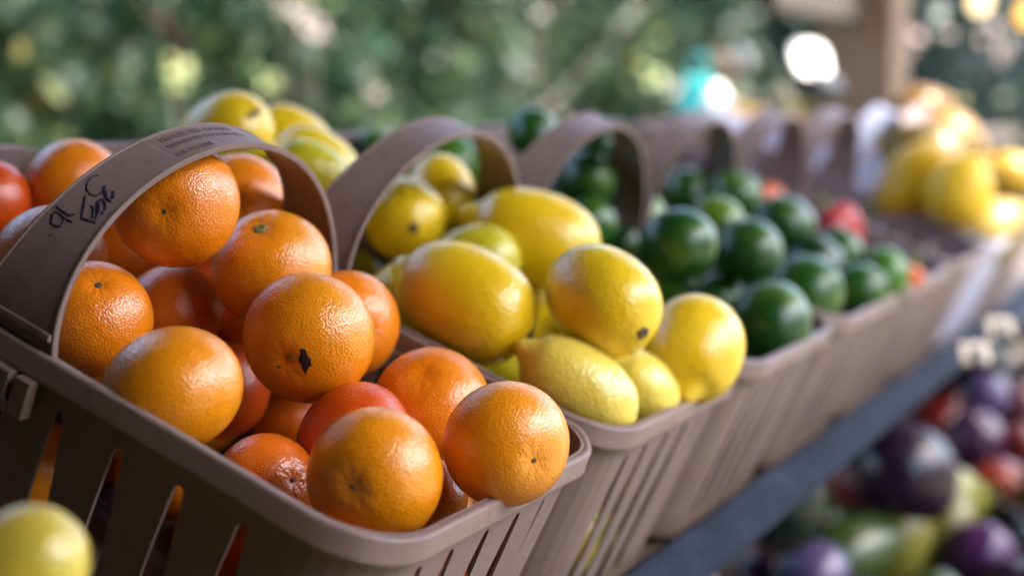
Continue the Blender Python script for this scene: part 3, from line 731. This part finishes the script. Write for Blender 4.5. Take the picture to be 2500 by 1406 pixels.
LEMONS = {  # id: (colour, direction of the nipple end in the picture (dx, dy, toward), length ratio, size, mark, label)
 'l1': ('d', (-118, -62, -22), 1.36, .96, 'stem', 'big golden lemon lying over the rim side, its stem scar towards the front corner'),
 'l2': ('d', (-150, -50, 5), 1.38, .93, None, 'long golden lemon on top of the heap, its nipple pointing left'),
 'l3': ('d', (-78, -68, -42), 1.22, .95, 'stem', 'plump golden lemon with a round brown stem scar facing the front'),
 'l4': ('d', (-30, 95, 40), 1.12, .95, None, 'golden lemon at the right end of the heap, resting on the near rim'),
 'l5': ('p', (-115, -85, 5), 1.52, .90, None, 'pale rough lemon lying on the near rim, nipple up to the left'),
 'l6': ('p', (-62, -68, 20), 1.18, .92, None, 'small pale lemon with a knobbly tip, on the near rim right of the rough one'),
 'l7': ('y', (-60, 30, 10), 1.2, 1, None, 'lemon in the gap below the big golden one, mostly hidden'),
 'l8': ('g', (60, 40, 30), 1.2, 1, None, 'greenish lemon in shadow under the big golden one'),
 'l9': ('g', (-90, 10, 0), 1.22, .95, None, 'greenish yellow lemon showing its back above the big golden one'),
 'l10': ('d', (-20, -20, -70), 1.25, 1, 'stem', 'upright lemon with a grey green stem end, inside the second handle'),
 'l11': ('d', (-10, -60, -40), 1.2, 1, None, 'lemon inside the second handle, right of the upright one'),
 'l12': ('g', (40, 40, 20), 1.2, 1, None, 'small piece of lemon showing at the foot of the second handle'),
 'l13': ('d', (-85, 50, -25), 1.28, .98, 'spots', 'tall lemon with dark spots rising behind the first handle'),
 'l14': ('d', (90, 45, -15), 1.28, .96, None, 'lemon at the back of the heap, right of the spotted one'),
 'l15': ('y', (90, 50, -15), 1.36, 1, None, 'long lemon at the back, sloping down towards the second handle'),
 'l16': ('g', (90, 40, -10), 1.3, 1, None, 'greenish lemon in front of the long back one, behind the first handle'),
 'l17': ('y', (20, 90, 10), 1.2, 1, None, 'lemon seen through the first handle beyond the oranges'),
 'l18': ('p', (20, -30, 50), 1.2, 1, None, 'little pale lemon in the dark gap between the two plump ones')}
for i, (k, (cc, d, rat, sz, mk, lab)) in enumerate(LEMONS.items()):
    x, y, z, R = POS[k]; c = b2w(x, y, z)
    o, fr = fruit('lemon', 'lemon', c, R * sz * 1.03, imgdir(*d), rat, LC[cc], M_LEMON, lab, 'lemon', 'lemons heaped in the second basket', 61 + i, .035, True, True, i)
    if mk == 'stem': button(fr, 'stem_scar', -1, .0042, .0012, M_STEM, o)
    elif mk == 'spots':
        inv = o.matrix_world.inverted().to_3x3(); dep = (c - Vector(CAM)).dot(Vector(FWD)) - R * .8
        for px, r in (((628, 272), .12), ((600, 292), .10), ((640, 350), .05)):
            link('dark_spot', fr.patch('dark_spot', (inv @ (at(px[0], px[1], dep) - c)).normalized(), blob(r, 10, 3), .0006), o, M_STEM)
LIMES = {
 'g1': ('d', 'dark lime leaning on the leg of the third handle, left end of the heap'), 'g2': ('d', 'dark lime with a round pale sheen, in the middle of the heap'),
 'g3': ('d', 'biggest lime, nearest of all, just above the near rim'), 'g4': ('b', 'yellowish lime low behind the right end lemon'),
 'g5': ('m', 'lime low in the gap above the nearest lime'), 'g6': ('y', 'yellow green lime at the top of the heap'),
 'g7': ('m', 'lime behind the top lemon, right of its tip'), 'g8': ('k', 'small dark lime at the bottom of the third handle leg'),
 'g9': ('d', 'dark lime inside the third handle, upper one'), 'g10': ('k', 'dark lime high inside the third handle near the top'),
 'g11': ('m', 'lime above the second handle shoulder against the bushes'), 'g12': ('b', 'bright green lime seen through the second handle'),
 'g13': ('m', 'lime behind the bright green one inside the second handle'), 'g14': ('d', 'lime at the far back left, showing left of the second handle'),
 'g15': ('k', 'glossy lime just showing beside the right end lemon at the near rim'), 'g16': ('k', 'dark lime low inside the third handle behind the lemon'),
 'h1': ('m', 'large lime right of the nearest lime, second basket of limes'), 'h2': ('m', 'lime on the near rim of the second lime basket'),
 'h3': ('b', 'last lime at the right end of the heap, fresh green'), 'h4': ('k', 'blue sheened dark lime above the two on the rim'),
 'h5': ('d', 'dark lime at the top right of the heap, left of the red pepper'), 'h6': ('d', 'dark lime against the fourth handle, at the back'),
 'h7': ('m', 'lime at the back of the second lime heap under the fourth handle'), 'h8': ('m', 'lime just below the red pepper')}
for i, (k, (cc, lab)) in enumerate(LIMES.items()):
    x, y, z, R = POS[k]; c = b2w(x, y, z); ax = Vector((rnd.gauss(0, 1), rnd.gauss(0, 1), rnd.gauss(0, 1)))
    o, fr = fruit('lime', 'lime', c, R * 1.08, ax, 1.06, GC[cc], M_LIME, lab, 'lime', 'limes heaped in the two lime baskets', 101 + i, .06, True, True)
    button(fr, 'stem_scar', -1, .0024, .0006, M_STEM, o)
n = 0
for key, kind, mt, cols, lab, cat, grp, rat in (('O', 'orange', M_ORANGE, OC, 'orange lying deep in the front basket under the others', 'orange', 'oranges heaped in the front basket', .92),
        ('L', 'lemon', M_LEMON, LC, 'lemon lying deep in the lemon basket under the others', 'lemon', 'lemons heaped in the second basket', 1.06),
        ('G', 'lime', M_LIME, GC, 'lime lying deep in the first lime basket', 'lime', 'limes heaped in the two lime baskets', 1.06),
        ('H', 'lime', M_LIME, GC, 'lime lying deep in the second lime basket', 'lime', 'limes heaped in the two lime baskets', 1.06)):
    protos = []
    for q, (x, y, z, R) in enumerate(FILL[key]):
        ax = Vector((rnd.gauss(0, 1), rnd.gauss(0, 1), rnd.gauss(0, 1)))
        if q < 3:
            fr = Fruit(kind, .03, rat, 300 + q + ord(key), True, .03); protos.append(fr.mesh(kind, 40, 24))
        o = link(kind, protos[q % 3], None, mt); cl = rnd.choice([v for k_, v in cols.items() if k_ not in ('p',)]); o.color = (*cl, 1)
        place(o, b2w(x, y, z), ax); o.scale = (R / .03,) * 3; tag(o, lab, cat, grp)

# ------------------------------------------------------------------ beyond the limes: peppers, squash
def produce(kind, name, loc, R, axis, ratio, col, mt, label, cat, group, seed, stem=None):
    o, fr = fruit(kind, name, loc, R, axis, ratio, col, mt, label, cat, group, seed, .09 if 'lower shelf' in label or 'lower shelf' in (group or '') else .03, True, False)
    if stem:
        top = fr.surf(np.array([(0, 0, 1)]))[0][2]
        st = tube_mesh('stem', [(0, 0, top - .003), (0.001, 0, top + .008), (.004, .002, top + stem)], [.0055, .0045, .005]); link('stem', st, o, M_STEMG)
    return o
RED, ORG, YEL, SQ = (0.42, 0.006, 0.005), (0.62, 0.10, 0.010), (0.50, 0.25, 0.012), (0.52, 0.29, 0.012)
produce('pepper', 'red_pepper', at(2042, 562, 1.80), .028, imgdir(-30, -60, 10), 1.15, RED, M_SMOOTH, 'bright red pepper just above the last limes', 'pepper', 'peppers in the fifth basket', 401, .018)
produce('pepper', 'orange_pepper', at(2216, 678, 1.71), .015, imgdir(30, -60, 0), 1.1, ORG, M_SMOOTH, 'orange pepper low at the near rim right of the last lime', 'pepper', 'peppers in the fifth basket', 403, .012)
produce('pepper', 'orange_pepper', at(1872, 492, 1.92), .020, imgdir(-30, -60, 0), 1.1, ORG, M_SMOOTH, 'small orange pepper showing behind the lime heap at the back', 'pepper', 'peppers in the fifth basket', 404, .012)
sqs = [((2240, 450), 2.20, .052, (-70, 40, 10), 1.3, 'large yellow squash lying across the sunlit basket, lower left lobe'), ((2345, 462), 2.14, .046, (20, -60, 20), 1.12, 'round squash coloured brighter yellow for sun glare, right of the large one'),
       ((2250, 385), 2.38, .055, (-60, -30, -10), 1.3, 'squash coloured dark olive for shade, on the pile above the sunlit ones'), ((2255, 275), 2.62, .045, (60, -20, 0), 1.2, 'squash coloured dark amber for shade, topmost behind the pale handle'),
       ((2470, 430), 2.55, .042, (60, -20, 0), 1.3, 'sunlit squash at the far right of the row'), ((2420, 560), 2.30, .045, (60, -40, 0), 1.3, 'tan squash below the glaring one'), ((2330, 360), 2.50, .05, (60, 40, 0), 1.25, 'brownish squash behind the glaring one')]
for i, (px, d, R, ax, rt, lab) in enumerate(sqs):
    produce('squash', 'yellow_squash', at(px[0], px[1], d), R, imgdir(*ax), rt, [SQ, (0.80, 0.50, 0.03), (0.13, 0.085, 0.008), (0.13, 0.065, 0.008), (0.3,.18,.012), (0.36, 0.25, 0.07), (0.25, 0.14, 0.03)][i], M_SQUASH, lab, 'squash', 'yellow squash in the far baskets', 420 + i, .02)  # shade on the upper squash and sun glare put into the colours

# far table with squash and pale gourds, a bag, a jug and a card
ft = empty('far_table', (0, 0, 0)); tag(ft, 'wooden table beyond the basket row, under the squash and gourds', 'table')
fc = at(1960, 305, 3.55)
box('table_top', fc.x - .55, fc.x + .75, fc.y - .35, fc.y + .62, fc.z - .05, fc.z - .02, M_DECK, ft)
for dx in (-.48, .68):
    for dy in (-.28, .55): box('leg', fc.x + dx - .03, fc.x + dx + .03, fc.y + dy - .03, fc.y + dy + .03, 0, fc.z - .052, M_DECK, ft)
for i, (px, d, R, col, lab) in enumerate((((1800, 290), 3.15, .035, SQ, 'yellow squash left of the far table row, by the white jug'), ((1850, 300), 3.2, .035, YEL, 'second yellow squash right of the white jug'),
        ((1955, 275), 3.3, .03, (0.5, .38, .06), 'pale yellow squash on the far table below the dark lamp base'), ((2010, 272), 3.3, .032, (0.5, .4, .10), 'creamy squash in the middle of the far table'),
        ((2065, 278), 3.35, .032, SQ, 'golden squash on the far table before the post'), ((2120, 276), 3.3, .03, YEL, 'golden squash in front of the post foot'))):
    produce('squash', 'yellow_squash', at(px[0], px[1], d), R, imgdir(60, -20 * i, 5), 1.25, col, M_SQUASH, lab, 'squash', 'squash on the far table', 450 + i, .015)
for i, (px, d, R, lab) in enumerate((((1905, 238), 3.5, .028, 'pale cream gourd standing on the far table'), ((1800, 232), 3.3, .030, 'pale green gourd above the white jug'))):
    produce('gourd', 'pale_gourd', at(px[0], px[1], d), R, Vector((0, 0, 1)), 1.0, (0.4, .35, .2) if i == 0 else (.36, .37, .2), M_SQUASH, lab, 'gourd', 'gourds on the far table', 460 + i, .02)
def bag():
    c = at(1705, 250, 2.95); root = empty('tote_bag', c); tag(root, 'teal cloth bag standing at the back of the row', 'bag'); V, F = [], []; n, m_ = 16, 7
    for i in range(m_):
        f = i / (m_ - 1); hw = .055 * (1 - .62 * f ** 1.3); hd = .028 * (1 - .55 * f)
        for k in range(n): a = 2 * math.pi * k / n; w = 1 + .06 * math.sin(3 * a + 5 * f); V.append((hw * sgnpow(math.cos(a), .6) * w, hd * sgnpow(math.sin(a), .6) * w, -.075 + .125 * f))
    for i in range(m_ - 1):
        for k in range(n): k2 = (k + 1) % n; F.append((i * n + k, i * n + k2, i * n + n + k2, i * n + n + k))
    F.append(tuple(range(n))[::-1]); F.append(tuple((m_ - 1) * n + k for k in range(n)))
    b = link('cloth_body', mesh_from('cloth_body', V, F), root, M_TEAL)
    link('strap', tube_mesh('strap', [(.02 * math.cos(t), 0, .045 + .045 * math.sin(t)) for t in [math.pi * q / 8 for q in range(9)]], [.004] * 9, 6), root, M_TEAL); root.rotation_euler = (0, 0, -1.1)
bag()
def jug():
    c = at(1748, 272, 2.95); root = empty('white_jug', c); tag(root, 'white plastic jug beside the teal bag', 'jug')
    prof = [(.0, -.055), (.030, -.055), (.034, -.05), (.034, .01), (.028, .028), (.014, .040), (.012, .052), (.0, .052)]; V, F = [], []; n = 18
    for r_, z_ in prof:
        for k in range(n): V.append((r_ * math.cos(2 * math.pi * k / n), r_ * math.sin(2 * math.pi * k / n), z_))
    for i in range(len(prof) - 1):
        for k in range(n): k2 = (k + 1) % n; F.append((i * n + k, i * n + k2, i * n + n + k2, i * n + n + k))
    link('jug_body', mesh_from('jug_body', V, F), root, M_WHITE)
    link('jug_handle', tube_mesh('jug_handle', [(.026, 0, .03), (.046, 0, .022), (.048, 0, -.01), (.034, 0, -.022)], [.005] * 4, 8), root, M_WHITE)
jug()
def card(name, px, d, w, h, mt, label, cat, tilt=0.0, yaw=0.0):
    c = at(px[0], px[1], d); root = empty(name, c); tag(root, label, cat)
    if cat != 'sign': box('panel', -w / 2, w / 2, -.003, .003, -h / 2, h / 2, mt, root, .001); return root
    n = 32; V = [(w / 2 * sgnpow(math.cos(2 * math.pi * k / n), .62), y, h / 2 * sgnpow(math.sin(2 * math.pi * k / n), .62)) for y in (-.003, .003) for k in range(n)]
    link('panel', mesh_from('panel', V, [tuple(range(n)), tuple(range(2 * n - 1, n - 1, -1))] + [(k, n + k, n + (k + 1) % n, (k + 1) % n) for k in range(n)]), root, mt, smooth=False); return root
s = card('sign_board', (1978, 146), 2.85, .098, .068, M_WHITE, 'bright white rounded sign on a black stand left of the post', 'sign'); s.rotation_euler = (-.35, .08, math.radians(-25))
bm = bmesh.new(); box_bm(bm, -.025, .04, -.03, .02, -.072, -.036, .006); box_bm(bm, -.006, .006, -.0055, -.0032, -.043, .0, .001); me = bpy.data.meshes.new('stand_base'); bm.to_mesh(me); bm.free(); link('stand_base', me, s, M_DARK)
for i, (px, d, lab) in enumerate((((2378, 862), 1.74, 'cream price tag clipped on the blue rail, lower one'), ((2440, 800), 1.86, 'cream price tag further along the blue rail'))):
    s = card('price_tag', px, d, .034, .024, M_TAG, lab, 'price tag'); s.rotation_euler = (-.5, 0, math.radians(-50)); s['group'] = 'price tags on the rail'
    bm = bmesh.new(); box_bm(bm, -.006, .006, -.0075, -.0034, -.016, .004, .001); me = bpy.data.meshes.new('clip'); bm.to_mesh(me); bm.free(); link('clip', me, s, M_DARK)
def glowmat(col):  # glowing globes made up for two warm bright spots in the blur
    mt, nd, lk, p = mat('glow_spot', (.8, .6, .3), .3); p.inputs['Emission Color'].default_value = (*col, 1); p.inputs['Emission Strength'].default_value = .3; return mt
M_GLOWS = [glowmat((1, .74, .40)), glowmat((.8, .40, .03))]
for i, (px, d, lab) in enumerate((((2392, 4), 3.4, 'warm glowing globe added as a soft bright spot, left of the pair'), ((2508, 36), 3.4, 'amber glowing globe added as a soft bright spot at the right edge'))):
    c = at(px[0], px[1], d); root = empty('glow_globe', c); tag(root, lab, 'glowing globe', 'glowing globes added as bright spots')
    fr = Fruit('lime', .024, 1.15, 9 + i, True, 0.0); link('glass_globe', fr.mesh('glass_globe', 20, 14), root, M_GLOWS[i])
    link('socket', tube_mesh('socket', [(0, 0, .026), (0, 0, .05)], [.012, .011], 12), root, M_DARK)
    link('cord', tube_mesh('cord', [(0, 0, .05), (0, 0, 2.27 - c.z)], [.003, .003], 6), root, M_DARK)

# crate of lemons at the left, nearer the camera
cr = empty('lemon_crate', (0, 0, 0)); tag(cr, 'low wooden crate under the blurred lemon at the lower left', 'crate')
cx0, cx1, cy0, cy1 = -.36, -.115, -.045, .20
for i in range(3): sloped_box('slat', cx0, cx1, cy0, cy0 + .008, -.162 + i * .036, -.130 + i * .036, M_CRATE, cr, .001); sloped_box('slat', cx0, cx1, cy1 - .008, cy1, -.162 + i * .036, -.130 + i * .036, M_CRATE, cr, .001)
for i in range(3): sloped_box('slat', cx0, cx0 + .008, cy0 + .009, cy1 - .009, -.162 + i * .036, -.130 + i * .036, M_CRATE, cr, .001); sloped_box('slat', cx1 - .008, cx1, cy0 + .009, cy1 - .009, -.162 + i * .036, -.130 + i * .036, M_CRATE, cr, .001)
sloped_box('crate_bottom', cx0 + .009, cx1 - .009, cy0 + .009, cy1 - .009, -.168, -.160, M_CRATE, cr, .001)
fruit('lemon', 'lemon', at(42, 1388, .585), .0215, imgdir(-80, 40, 5), 1.2, (0.52, 0.41, 0.05), M_LEMON, 'very blurred pale lemon close to the camera at the lower left', 'lemon', 'lemons in the near crate', 480)
for i, (x, y, z) in enumerate(((-.19, .045, -.015), (-.165, .095, -.04), (-.20, .10, -.045), (-.155, .03, -.045), (-.25, .05, -.05), (-.26, .11, -.06), (-.16, .075, -.095), (-.21, .05, -.09), (-.28, .0, -.09), (-.165, .0, -.09), (-.20, .14, -.1), (-.3, .13, -.1))):
    fruit('lemon', 'lemon', b2w(x, y, z), .026, Vector((rnd.gauss(0, 1), rnd.gauss(0, 1), rnd.gauss(0, .4))), 1.2, LC['y'], M_LEMON, 'lemon inside the near crate under the blurred one', 'lemon', 'lemons in the near crate', 500 + i, hi=False)

# ------------------------------------------------------------------ lower shelf: onions, gourds, tomatoes
PUR, MAG, GRN, YGR, TOM, DKG, LAV = (0.010, .003, .012), (.06, .005, .015), (.03, .045, .010), (.13, .12, .018), (.09, .006, .005), (.005, .012, .008), (.07, .05, .12)
big = [((2200, 1150), 2.00, .064, PUR, 'eggplant', 'big shiny purple eggplant in the shade under the blue rail'), ((2095, 1165), 2.05, .042, (.16, .02, .03), 'tomato', 'dull red tomato left of the big purple eggplant'),
       ((2085, 1345), 1.95, .056, GRN, 'gourd', 'green ribbed gourd below the purple eggplant'), ((2180, 1330), 2.0, .050, YGR, 'gourd', 'yellow green ribbed gourd right of the green one'),
       ((2290, 1310), 2.1, .048, YGR, 'gourd', 'tan yellow gourd left of the lavender glint'), ((2330, 1215), 2.2, .050, (.19, .19, .035), 'gourd', 'olive gourd right of the big purple eggplant'),
       ((2385, 1370), 2.05, .048, (.05, .012, .06), 'eggplant', 'purple eggplant with a lavender glint near the bottom corner'), ((2440, 1210), 2.25, .054, (.20, .025, .010), 'tomato', 'dark orange red tomato at the right edge'),
       ((2490, 1110), 2.4, .048, TOM, 'tomato', 'red tomato at the right edge above the dark one'), ((2380, 1080), 2.4, .046, (.05, .015, .045), 'eggplant', 'dull purple eggplant right of the big shiny one'),
       ((2405, 965), 2.6, .040, LAV, 'onion', 'pale lavender onion just below the rail'), ((2490, 990), 2.7, .046, MAG, 'onion', 'magenta onion at the right edge below the rail'),
       ((2465, 1330), 2.2, .050, DKG, 'gourd', 'dark green gourd in the bottom right corner'), ((1985, 1405), 1.88, .046, LAV, 'onion', 'lavender onion at the bottom edge under the rail')]
placed = []
for i, (px, d, R, col, kind, lab) in enumerate(big):
    c = at(px[0], px[1], d); placed.append((c, R))
    if kind == 'gourd':
        produce('squash', 'gourd', c, R * .82, imgdir(rnd.gauss(0, 1), rnd.gauss(0, .6), rnd.uniform(-30, 30)), 1.7, col, M_SMOOTH, lab.replace('ribbed ', 'long '), 'gourd', 'produce on the lower shelf', 520 + i, .02); continue
    produce(kind, kind, c, R, Vector((rnd.gauss(0, .7), rnd.gauss(0, .7), 1)), 1.15 if kind == 'eggplant' else .92, col, M_SMOOTH, lab, kind, 'produce on the lower shelf', 520 + i, .02 if kind == 'gourd' else None)
cnt = 0
for lay in range(3):
    for ix in range(24):
        for iy in range(5):
            R = rnd.uniform(.044, .052); x = .75 + ix * .108 + rnd.uniform(-.015, .015); y = -.20 + iy * .108 + rnd.uniform(-.015, .015); c = Vector((x, y, LOWZ(y) + R + lay * .088 - .004 * lay))
            if lay and rnd.random() < .3 + .15 * lay: continue
            if any((c - q).length < (R + r_) * .93 for q, r_ in placed): continue
            d = c - Vector(CAM); dep = d.dot(Vector(FWD)); px = 1250 + FPX * d.dot(Vector(RIGHT)) / dep; py = 703 + FPX * d.dot(Vector(DOWN)) / dep
            if px > 2650 or px < 1400 or py > 1560: continue
            if any(math.hypot(px - 1250 - FPX * (q - Vector(CAM)).dot(Vector(RIGHT)) / (q - Vector(CAM)).dot(Vector(FWD)), py - 703 - FPX * (q - Vector(CAM)).dot(Vector(DOWN)) / (q - Vector(CAM)).dot(Vector(FWD))) < FPX * r_ / dep * 1.1 and dep < (q - Vector(CAM)).dot(Vector(FWD)) for q, r_ in placed[:14]): continue
            placed.append((c, R)); kind, col = rnd.choice([('gourd', GRN), ('gourd', DKG), ('gourd', DKG), ('eggplant', PUR), ('eggplant', PUR), ('tomato', TOM), ('onion', MAG)])
            produce(kind, kind, c, R, Vector((rnd.gauss(0, .7), rnd.gauss(0, .7), 1)), 1.0, col, M_SMOOTH, {'gourd': 'dark green gourd among the mixed produce heaped on the lower shelf', 'eggplant': 'dark eggplant among the mixed produce heaped on the lower shelf', 'tomato': 'red tomato among the mixed produce heaped on the lower shelf', 'onion': 'magenta onion among the mixed produce heaped on the lower shelf'}[kind],
                    kind, {'gourd': 'gourds', 'eggplant': 'eggplants', 'tomato': 'tomatoes', 'onion': 'onions'}[kind] + ' heaped on the lower shelf', 600 + cnt % 5); cnt += 1

# ------------------------------------------------------------------ bushes and trees
def crown_mesh(name, rx, ry, rz, nclump, per, lsize, seed, flat=0.0):
    g = np.random.default_rng(seed); cs = g.normal(size=(nclump, 3)); cs /= np.linalg.norm(cs, axis=1)[:, None]; cs *= g.uniform(.35, 1.0, (nclump, 1)) ** .6
    cs *= np.array([rx, ry, rz]); N = nclump * per; P = np.repeat(cs, per, 0) + g.normal(size=(N, 3)) * g.uniform(.06, .16, (nclump, 1)).repeat(per, 0) * 1.0
    a = g.normal(size=(N, 3)); a[:, 2] -= .4; a /= np.linalg.norm(a, axis=1)[:, None]; b = np.cross(a, g.normal(size=(N, 3))); b /= np.linalg.norm(b, axis=1)[:, None]; nn = np.cross(a, b)
    s = lsize * g.uniform(.6, 1.4, (N, 1)); V = np.stack([P, P + a * s * .5 + b * s * .28 + nn * s * .05, P + a * s, P + a * s * .5 - b * s * .28 + nn * s * .05], 1).reshape(-1, 3)
    me = bpy.data.meshes.new(name); me.vertices.add(4 * N); me.vertices.foreach_set('co', V.ravel()); me.loops.add(4 * N); me.loops.foreach_set('vertex_index', np.arange(4 * N))
    me.polygons.add(N); me.polygons.foreach_set('loop_start', np.arange(N) * 4); me.polygons.foreach_set('loop_total', np.full(N, 4)); me.update(calc_edges=True); return me
def trunk_mesh(h, seed):
    r = random.Random(seed); bm = bmesh.new()
    def limb(p, d, r0, ln, lev):
        pts, rad = [p], [r0]; q = Vector(p)
        for i in range(4): d = (d + Vector((r.gauss(0, .13), r.gauss(0, .13), r.gauss(.05, .08)))).normalized(); q = q + d * ln / 4; pts.append(q.copy()); rad.append(r0 * (1 - .17 * (i + 1)))
        me = tube_mesh('limb', pts, rad, 7); bm.from_mesh(me); bpy.data.meshes.remove(me)
        if lev:
            for k in range(3): limb(pts[2 + k % 3], (d + Vector((r.gauss(0, .7), r.gauss(0, .7), .25))).normalized(), rad[3] * .75, ln * .7, lev - 1)
    for k in range(3): limb(Vector((r.uniform(-.1, .1), r.uniform(-.1, .1), -.02)), Vector((r.gauss(0, .2), r.gauss(0, .2), 1)).normalized(), .035, h * .5, 2)
    me = bpy.data.meshes.new('trunk'); bm.to_mesh(me); bm.free(); return me
CROWNS = [crown_mesh('crown', .75, .6, 1.25, 80, 70, .085, 31), crown_mesh('crown', .8, .55, 1.15, 80, 70, .08, 32), crown_mesh('crown', .7, .6, 1.3, 80, 70, .095, 33)]
DARKS = [crown_mesh('crown', 1.2, 1.2, 1.5, 120, 80, .09, 41)]
TRUNKS = [trunk_mesh(2.2, 5), trunk_mesh(2.2, 6)]
sizes = ['broad', 'tall', 'narrow', 'loose', 'dense', 'low']
def bush(x, y, s, i, dark=False, low=1.0):
    root = empty('tree' if dark else 'bush', (x, y, 0)); root.rotation_euler = (0, 0, i * 2.1); root.scale = (s, s, s * low * (1 + .12 * math.sin(i * 2.3)))
    link('trunk', TRUNKS[i % 2], root, M_BARK); c = link('crown', (DARKS if dark else CROWNS)[i % (1 if dark else 3)], root, M_LEAFD if dark else M_LEAF, smooth=False); c.location = (0, 0, 1.55 if not dark else 1.7); return root
i = 0
for row, (y0, n_) in enumerate(((3.3, 12), (4.4, 10))):
    for q in range(n_):
        x = .2 + q * .95 + row * .5 + rnd.uniform(-.15, .15); b = bush(x, y0 + rnd.uniform(-.15, .2), rnd.uniform(1.1, 1.3), i, low=.72 if x < 2.9 else 1.0)
        tag(b, 'leafy green bush in the hedge along the back of the stall', 'bush', 'bushes in the hedge behind the stall'); i += 1
for q, (x, y, s) in enumerate(((9.5, .9, 1.1), (10.6, 2.6, 1.2), (11.5, -.6, 1.0), (8.6, 3.4, 1.1))):
    b = bush(x, y, s, 40 + q, True); tag(b, ['dark tree seen right of the post, beyond the squash', 'dark tree beyond the far table', 'dark tree at the far right edge', 'dark tree closing the end of the hedge'][q], 'tree', 'dark trees beyond the end of the stall')

for q in range(9):
    x, y, s = -7 + q * 2.9 + rnd.uniform(-.5, .5), -11.5 + rnd.uniform(-1.2, 1.2), rnd.uniform(1.35, 1.7); b = bush(x, y, s, 60 + q, True)  # unseen trees added to block low sky light from the front
    tag(b, 'unseen dark tree added across the open ground to block low sky light', 'tree', 'unseen trees added to block low sky light')

fb = empty('light_spot_bush', at(2330, 300, 5.6)); fb.location.z = 0; tag(fb, 'dark bush with pale pink spots added for bright gaps, right of the stall post', 'bush')
link('trunk', TRUNKS[0], fb, M_BARK); cw = link('crown', crown_mesh('crown', .62, .62, .7, 60, 60, .07, 77), fb, M_LEAFD, smooth=False); cw.location = (0, 0, 1.02)
def light_spot_mesh():
    V, F = [(0, 0, 0)], []
    for k in range(5):
        a = 2 * math.pi * k / 5; b = len(V)
        V += [(.016 * math.cos(a - .5), .016 * math.sin(a - .5), .004), (.030 * math.cos(a), .030 * math.sin(a), .010), (.016 * math.cos(a + .5), .016 * math.sin(a + .5), .004)]; F.append((0, b, b + 1, b + 2))
    return mesh_from('light_spot', V, F)
M_LIGHT_SPOT = simple('pink_light_spot', (0.32, 0.23, 0.215), 0.5, 0.06, 60); bm_ = light_spot_mesh(); bm_.materials.append(M_LIGHT_SPOT)
fb_inv = Matrix.Translation(-fb.location)
for px, py, s in ((2240, 90, 1.0), (2214, 124, .9), (2430, 66, 1.0), (2446, 112, 1.3), (2400, 100, .8), (2320, 85, .5), (2440, 140, .9)):  # petal shapes added as soft bright spots, standing in for sky gaps
    p = at(px, py, 5.0); o = bpy.data.objects.new('light_spot', bm_); C.objects.link(o); o.parent = fb; n_ = (Vector(CAM) - p).normalized() + sdir * .9
    place(o, (0, 0, 0), n_); o.matrix_local = Matrix.Translation(p - fb.location) @ o.matrix_local @ Matrix.Scale(s, 4)
for i, (px, py, d, R, col, lab) in enumerate(((1756, 158, 3.6, .030, (.4, .25, .14), 'peach coloured gourd hanging left of the white sign'), (1806, 148, 3.8, .034, (.3, .3, .27), 'greyish white gourd hanging beside the peach one'))):
    c = at(px, py, d); o = produce('gourd', 'hanging_gourd', c, R, Vector((0, 0, 1)), 1.1, col, M_SQUASH, lab, 'gourd', 'gourds hanging by the beam', 470 + i, .02)
    top = 1.1 * R + .015; link('string', tube_mesh('string', [(0, 0, top), (0, 0, 2.3 - c.z)], [.0015, .0015], 5), o, M_DARK)

M_BRIGHT = simple('yellow_green_leaf', (0.10, 0.13, 0.010), 0.6, 0.15, 60); M_PALE = simple('pale_spot_leaf', (0.09, 0.068, 0.055), 0.6, 0.15, 60); M_GREY = simple('grey_green_leaf', (0.055, 0.07, 0.055), 0.6, 0.15, 60)
spr = empty('light_spot_shoot', at(430, 300, 4.6)); spr.location.z = 0; tag(spr, 'thin shoot added for bright yellow green and pale light spots before the hedge', 'plant')
def spray_mesh(seed):
    r = random.Random(seed); V, F = [], []
    for k in range(4):
        a = r.uniform(0, 6.28); d = Vector((math.cos(a), math.sin(a), r.uniform(-.2, .2))); n_ = Vector((-d.y, d.x, 0)); b = len(V); o_ = d * .01
        V += [o_, o_ + d * .032 + n_ * .018, o_ + d * .062, o_ + d * .032 - n_ * .018]; F.append((b, b + 1, b + 2, b + 3))
    return mesh_from('leaf_cluster', V, F)
SM = [spray_mesh(3), spray_mesh(4)]
stems = {}
for px, py, sc_, mt_ in ((430, 160, .8, M_BRIGHT), (424, 196, .7, M_BRIGHT), (648, 195, .75, M_BRIGHT), (735, 25, .7, M_PALE), (765, 62, .8, M_PALE), (690, 10, .5, M_PALE), (1312, 30, .5, M_GREY), (1590, 185, .7, M_BRIGHT), (1640, 215, .6, M_GREY), (910, 225, .5, M_PALE)):  # leaf clusters added as soft bright spots in the blurred hedge
    p = at(px, py, 4.6); me = SM[px % 2].copy(); me.materials.append(mt_); o = bpy.data.objects.new('leaf_cluster', me); C.objects.link(o); o.parent = spr
    n_ = (Vector(CAM) - p).normalized() + sdir * 1.1; place(o, (0, 0, 0), n_); o.matrix_local = Matrix.Translation(p - spr.location) @ o.matrix_local @ Matrix.Scale(sc_, 4)
    q = p - spr.location + Vector((0, 0, -.004)); link('stem', tube_mesh('stem', [(q.x, q.y, 0), (q.x + .02, q.y + .01, q.z * .6), tuple(q)], [.004, .003, .0015], 5), spr, M_BARK)
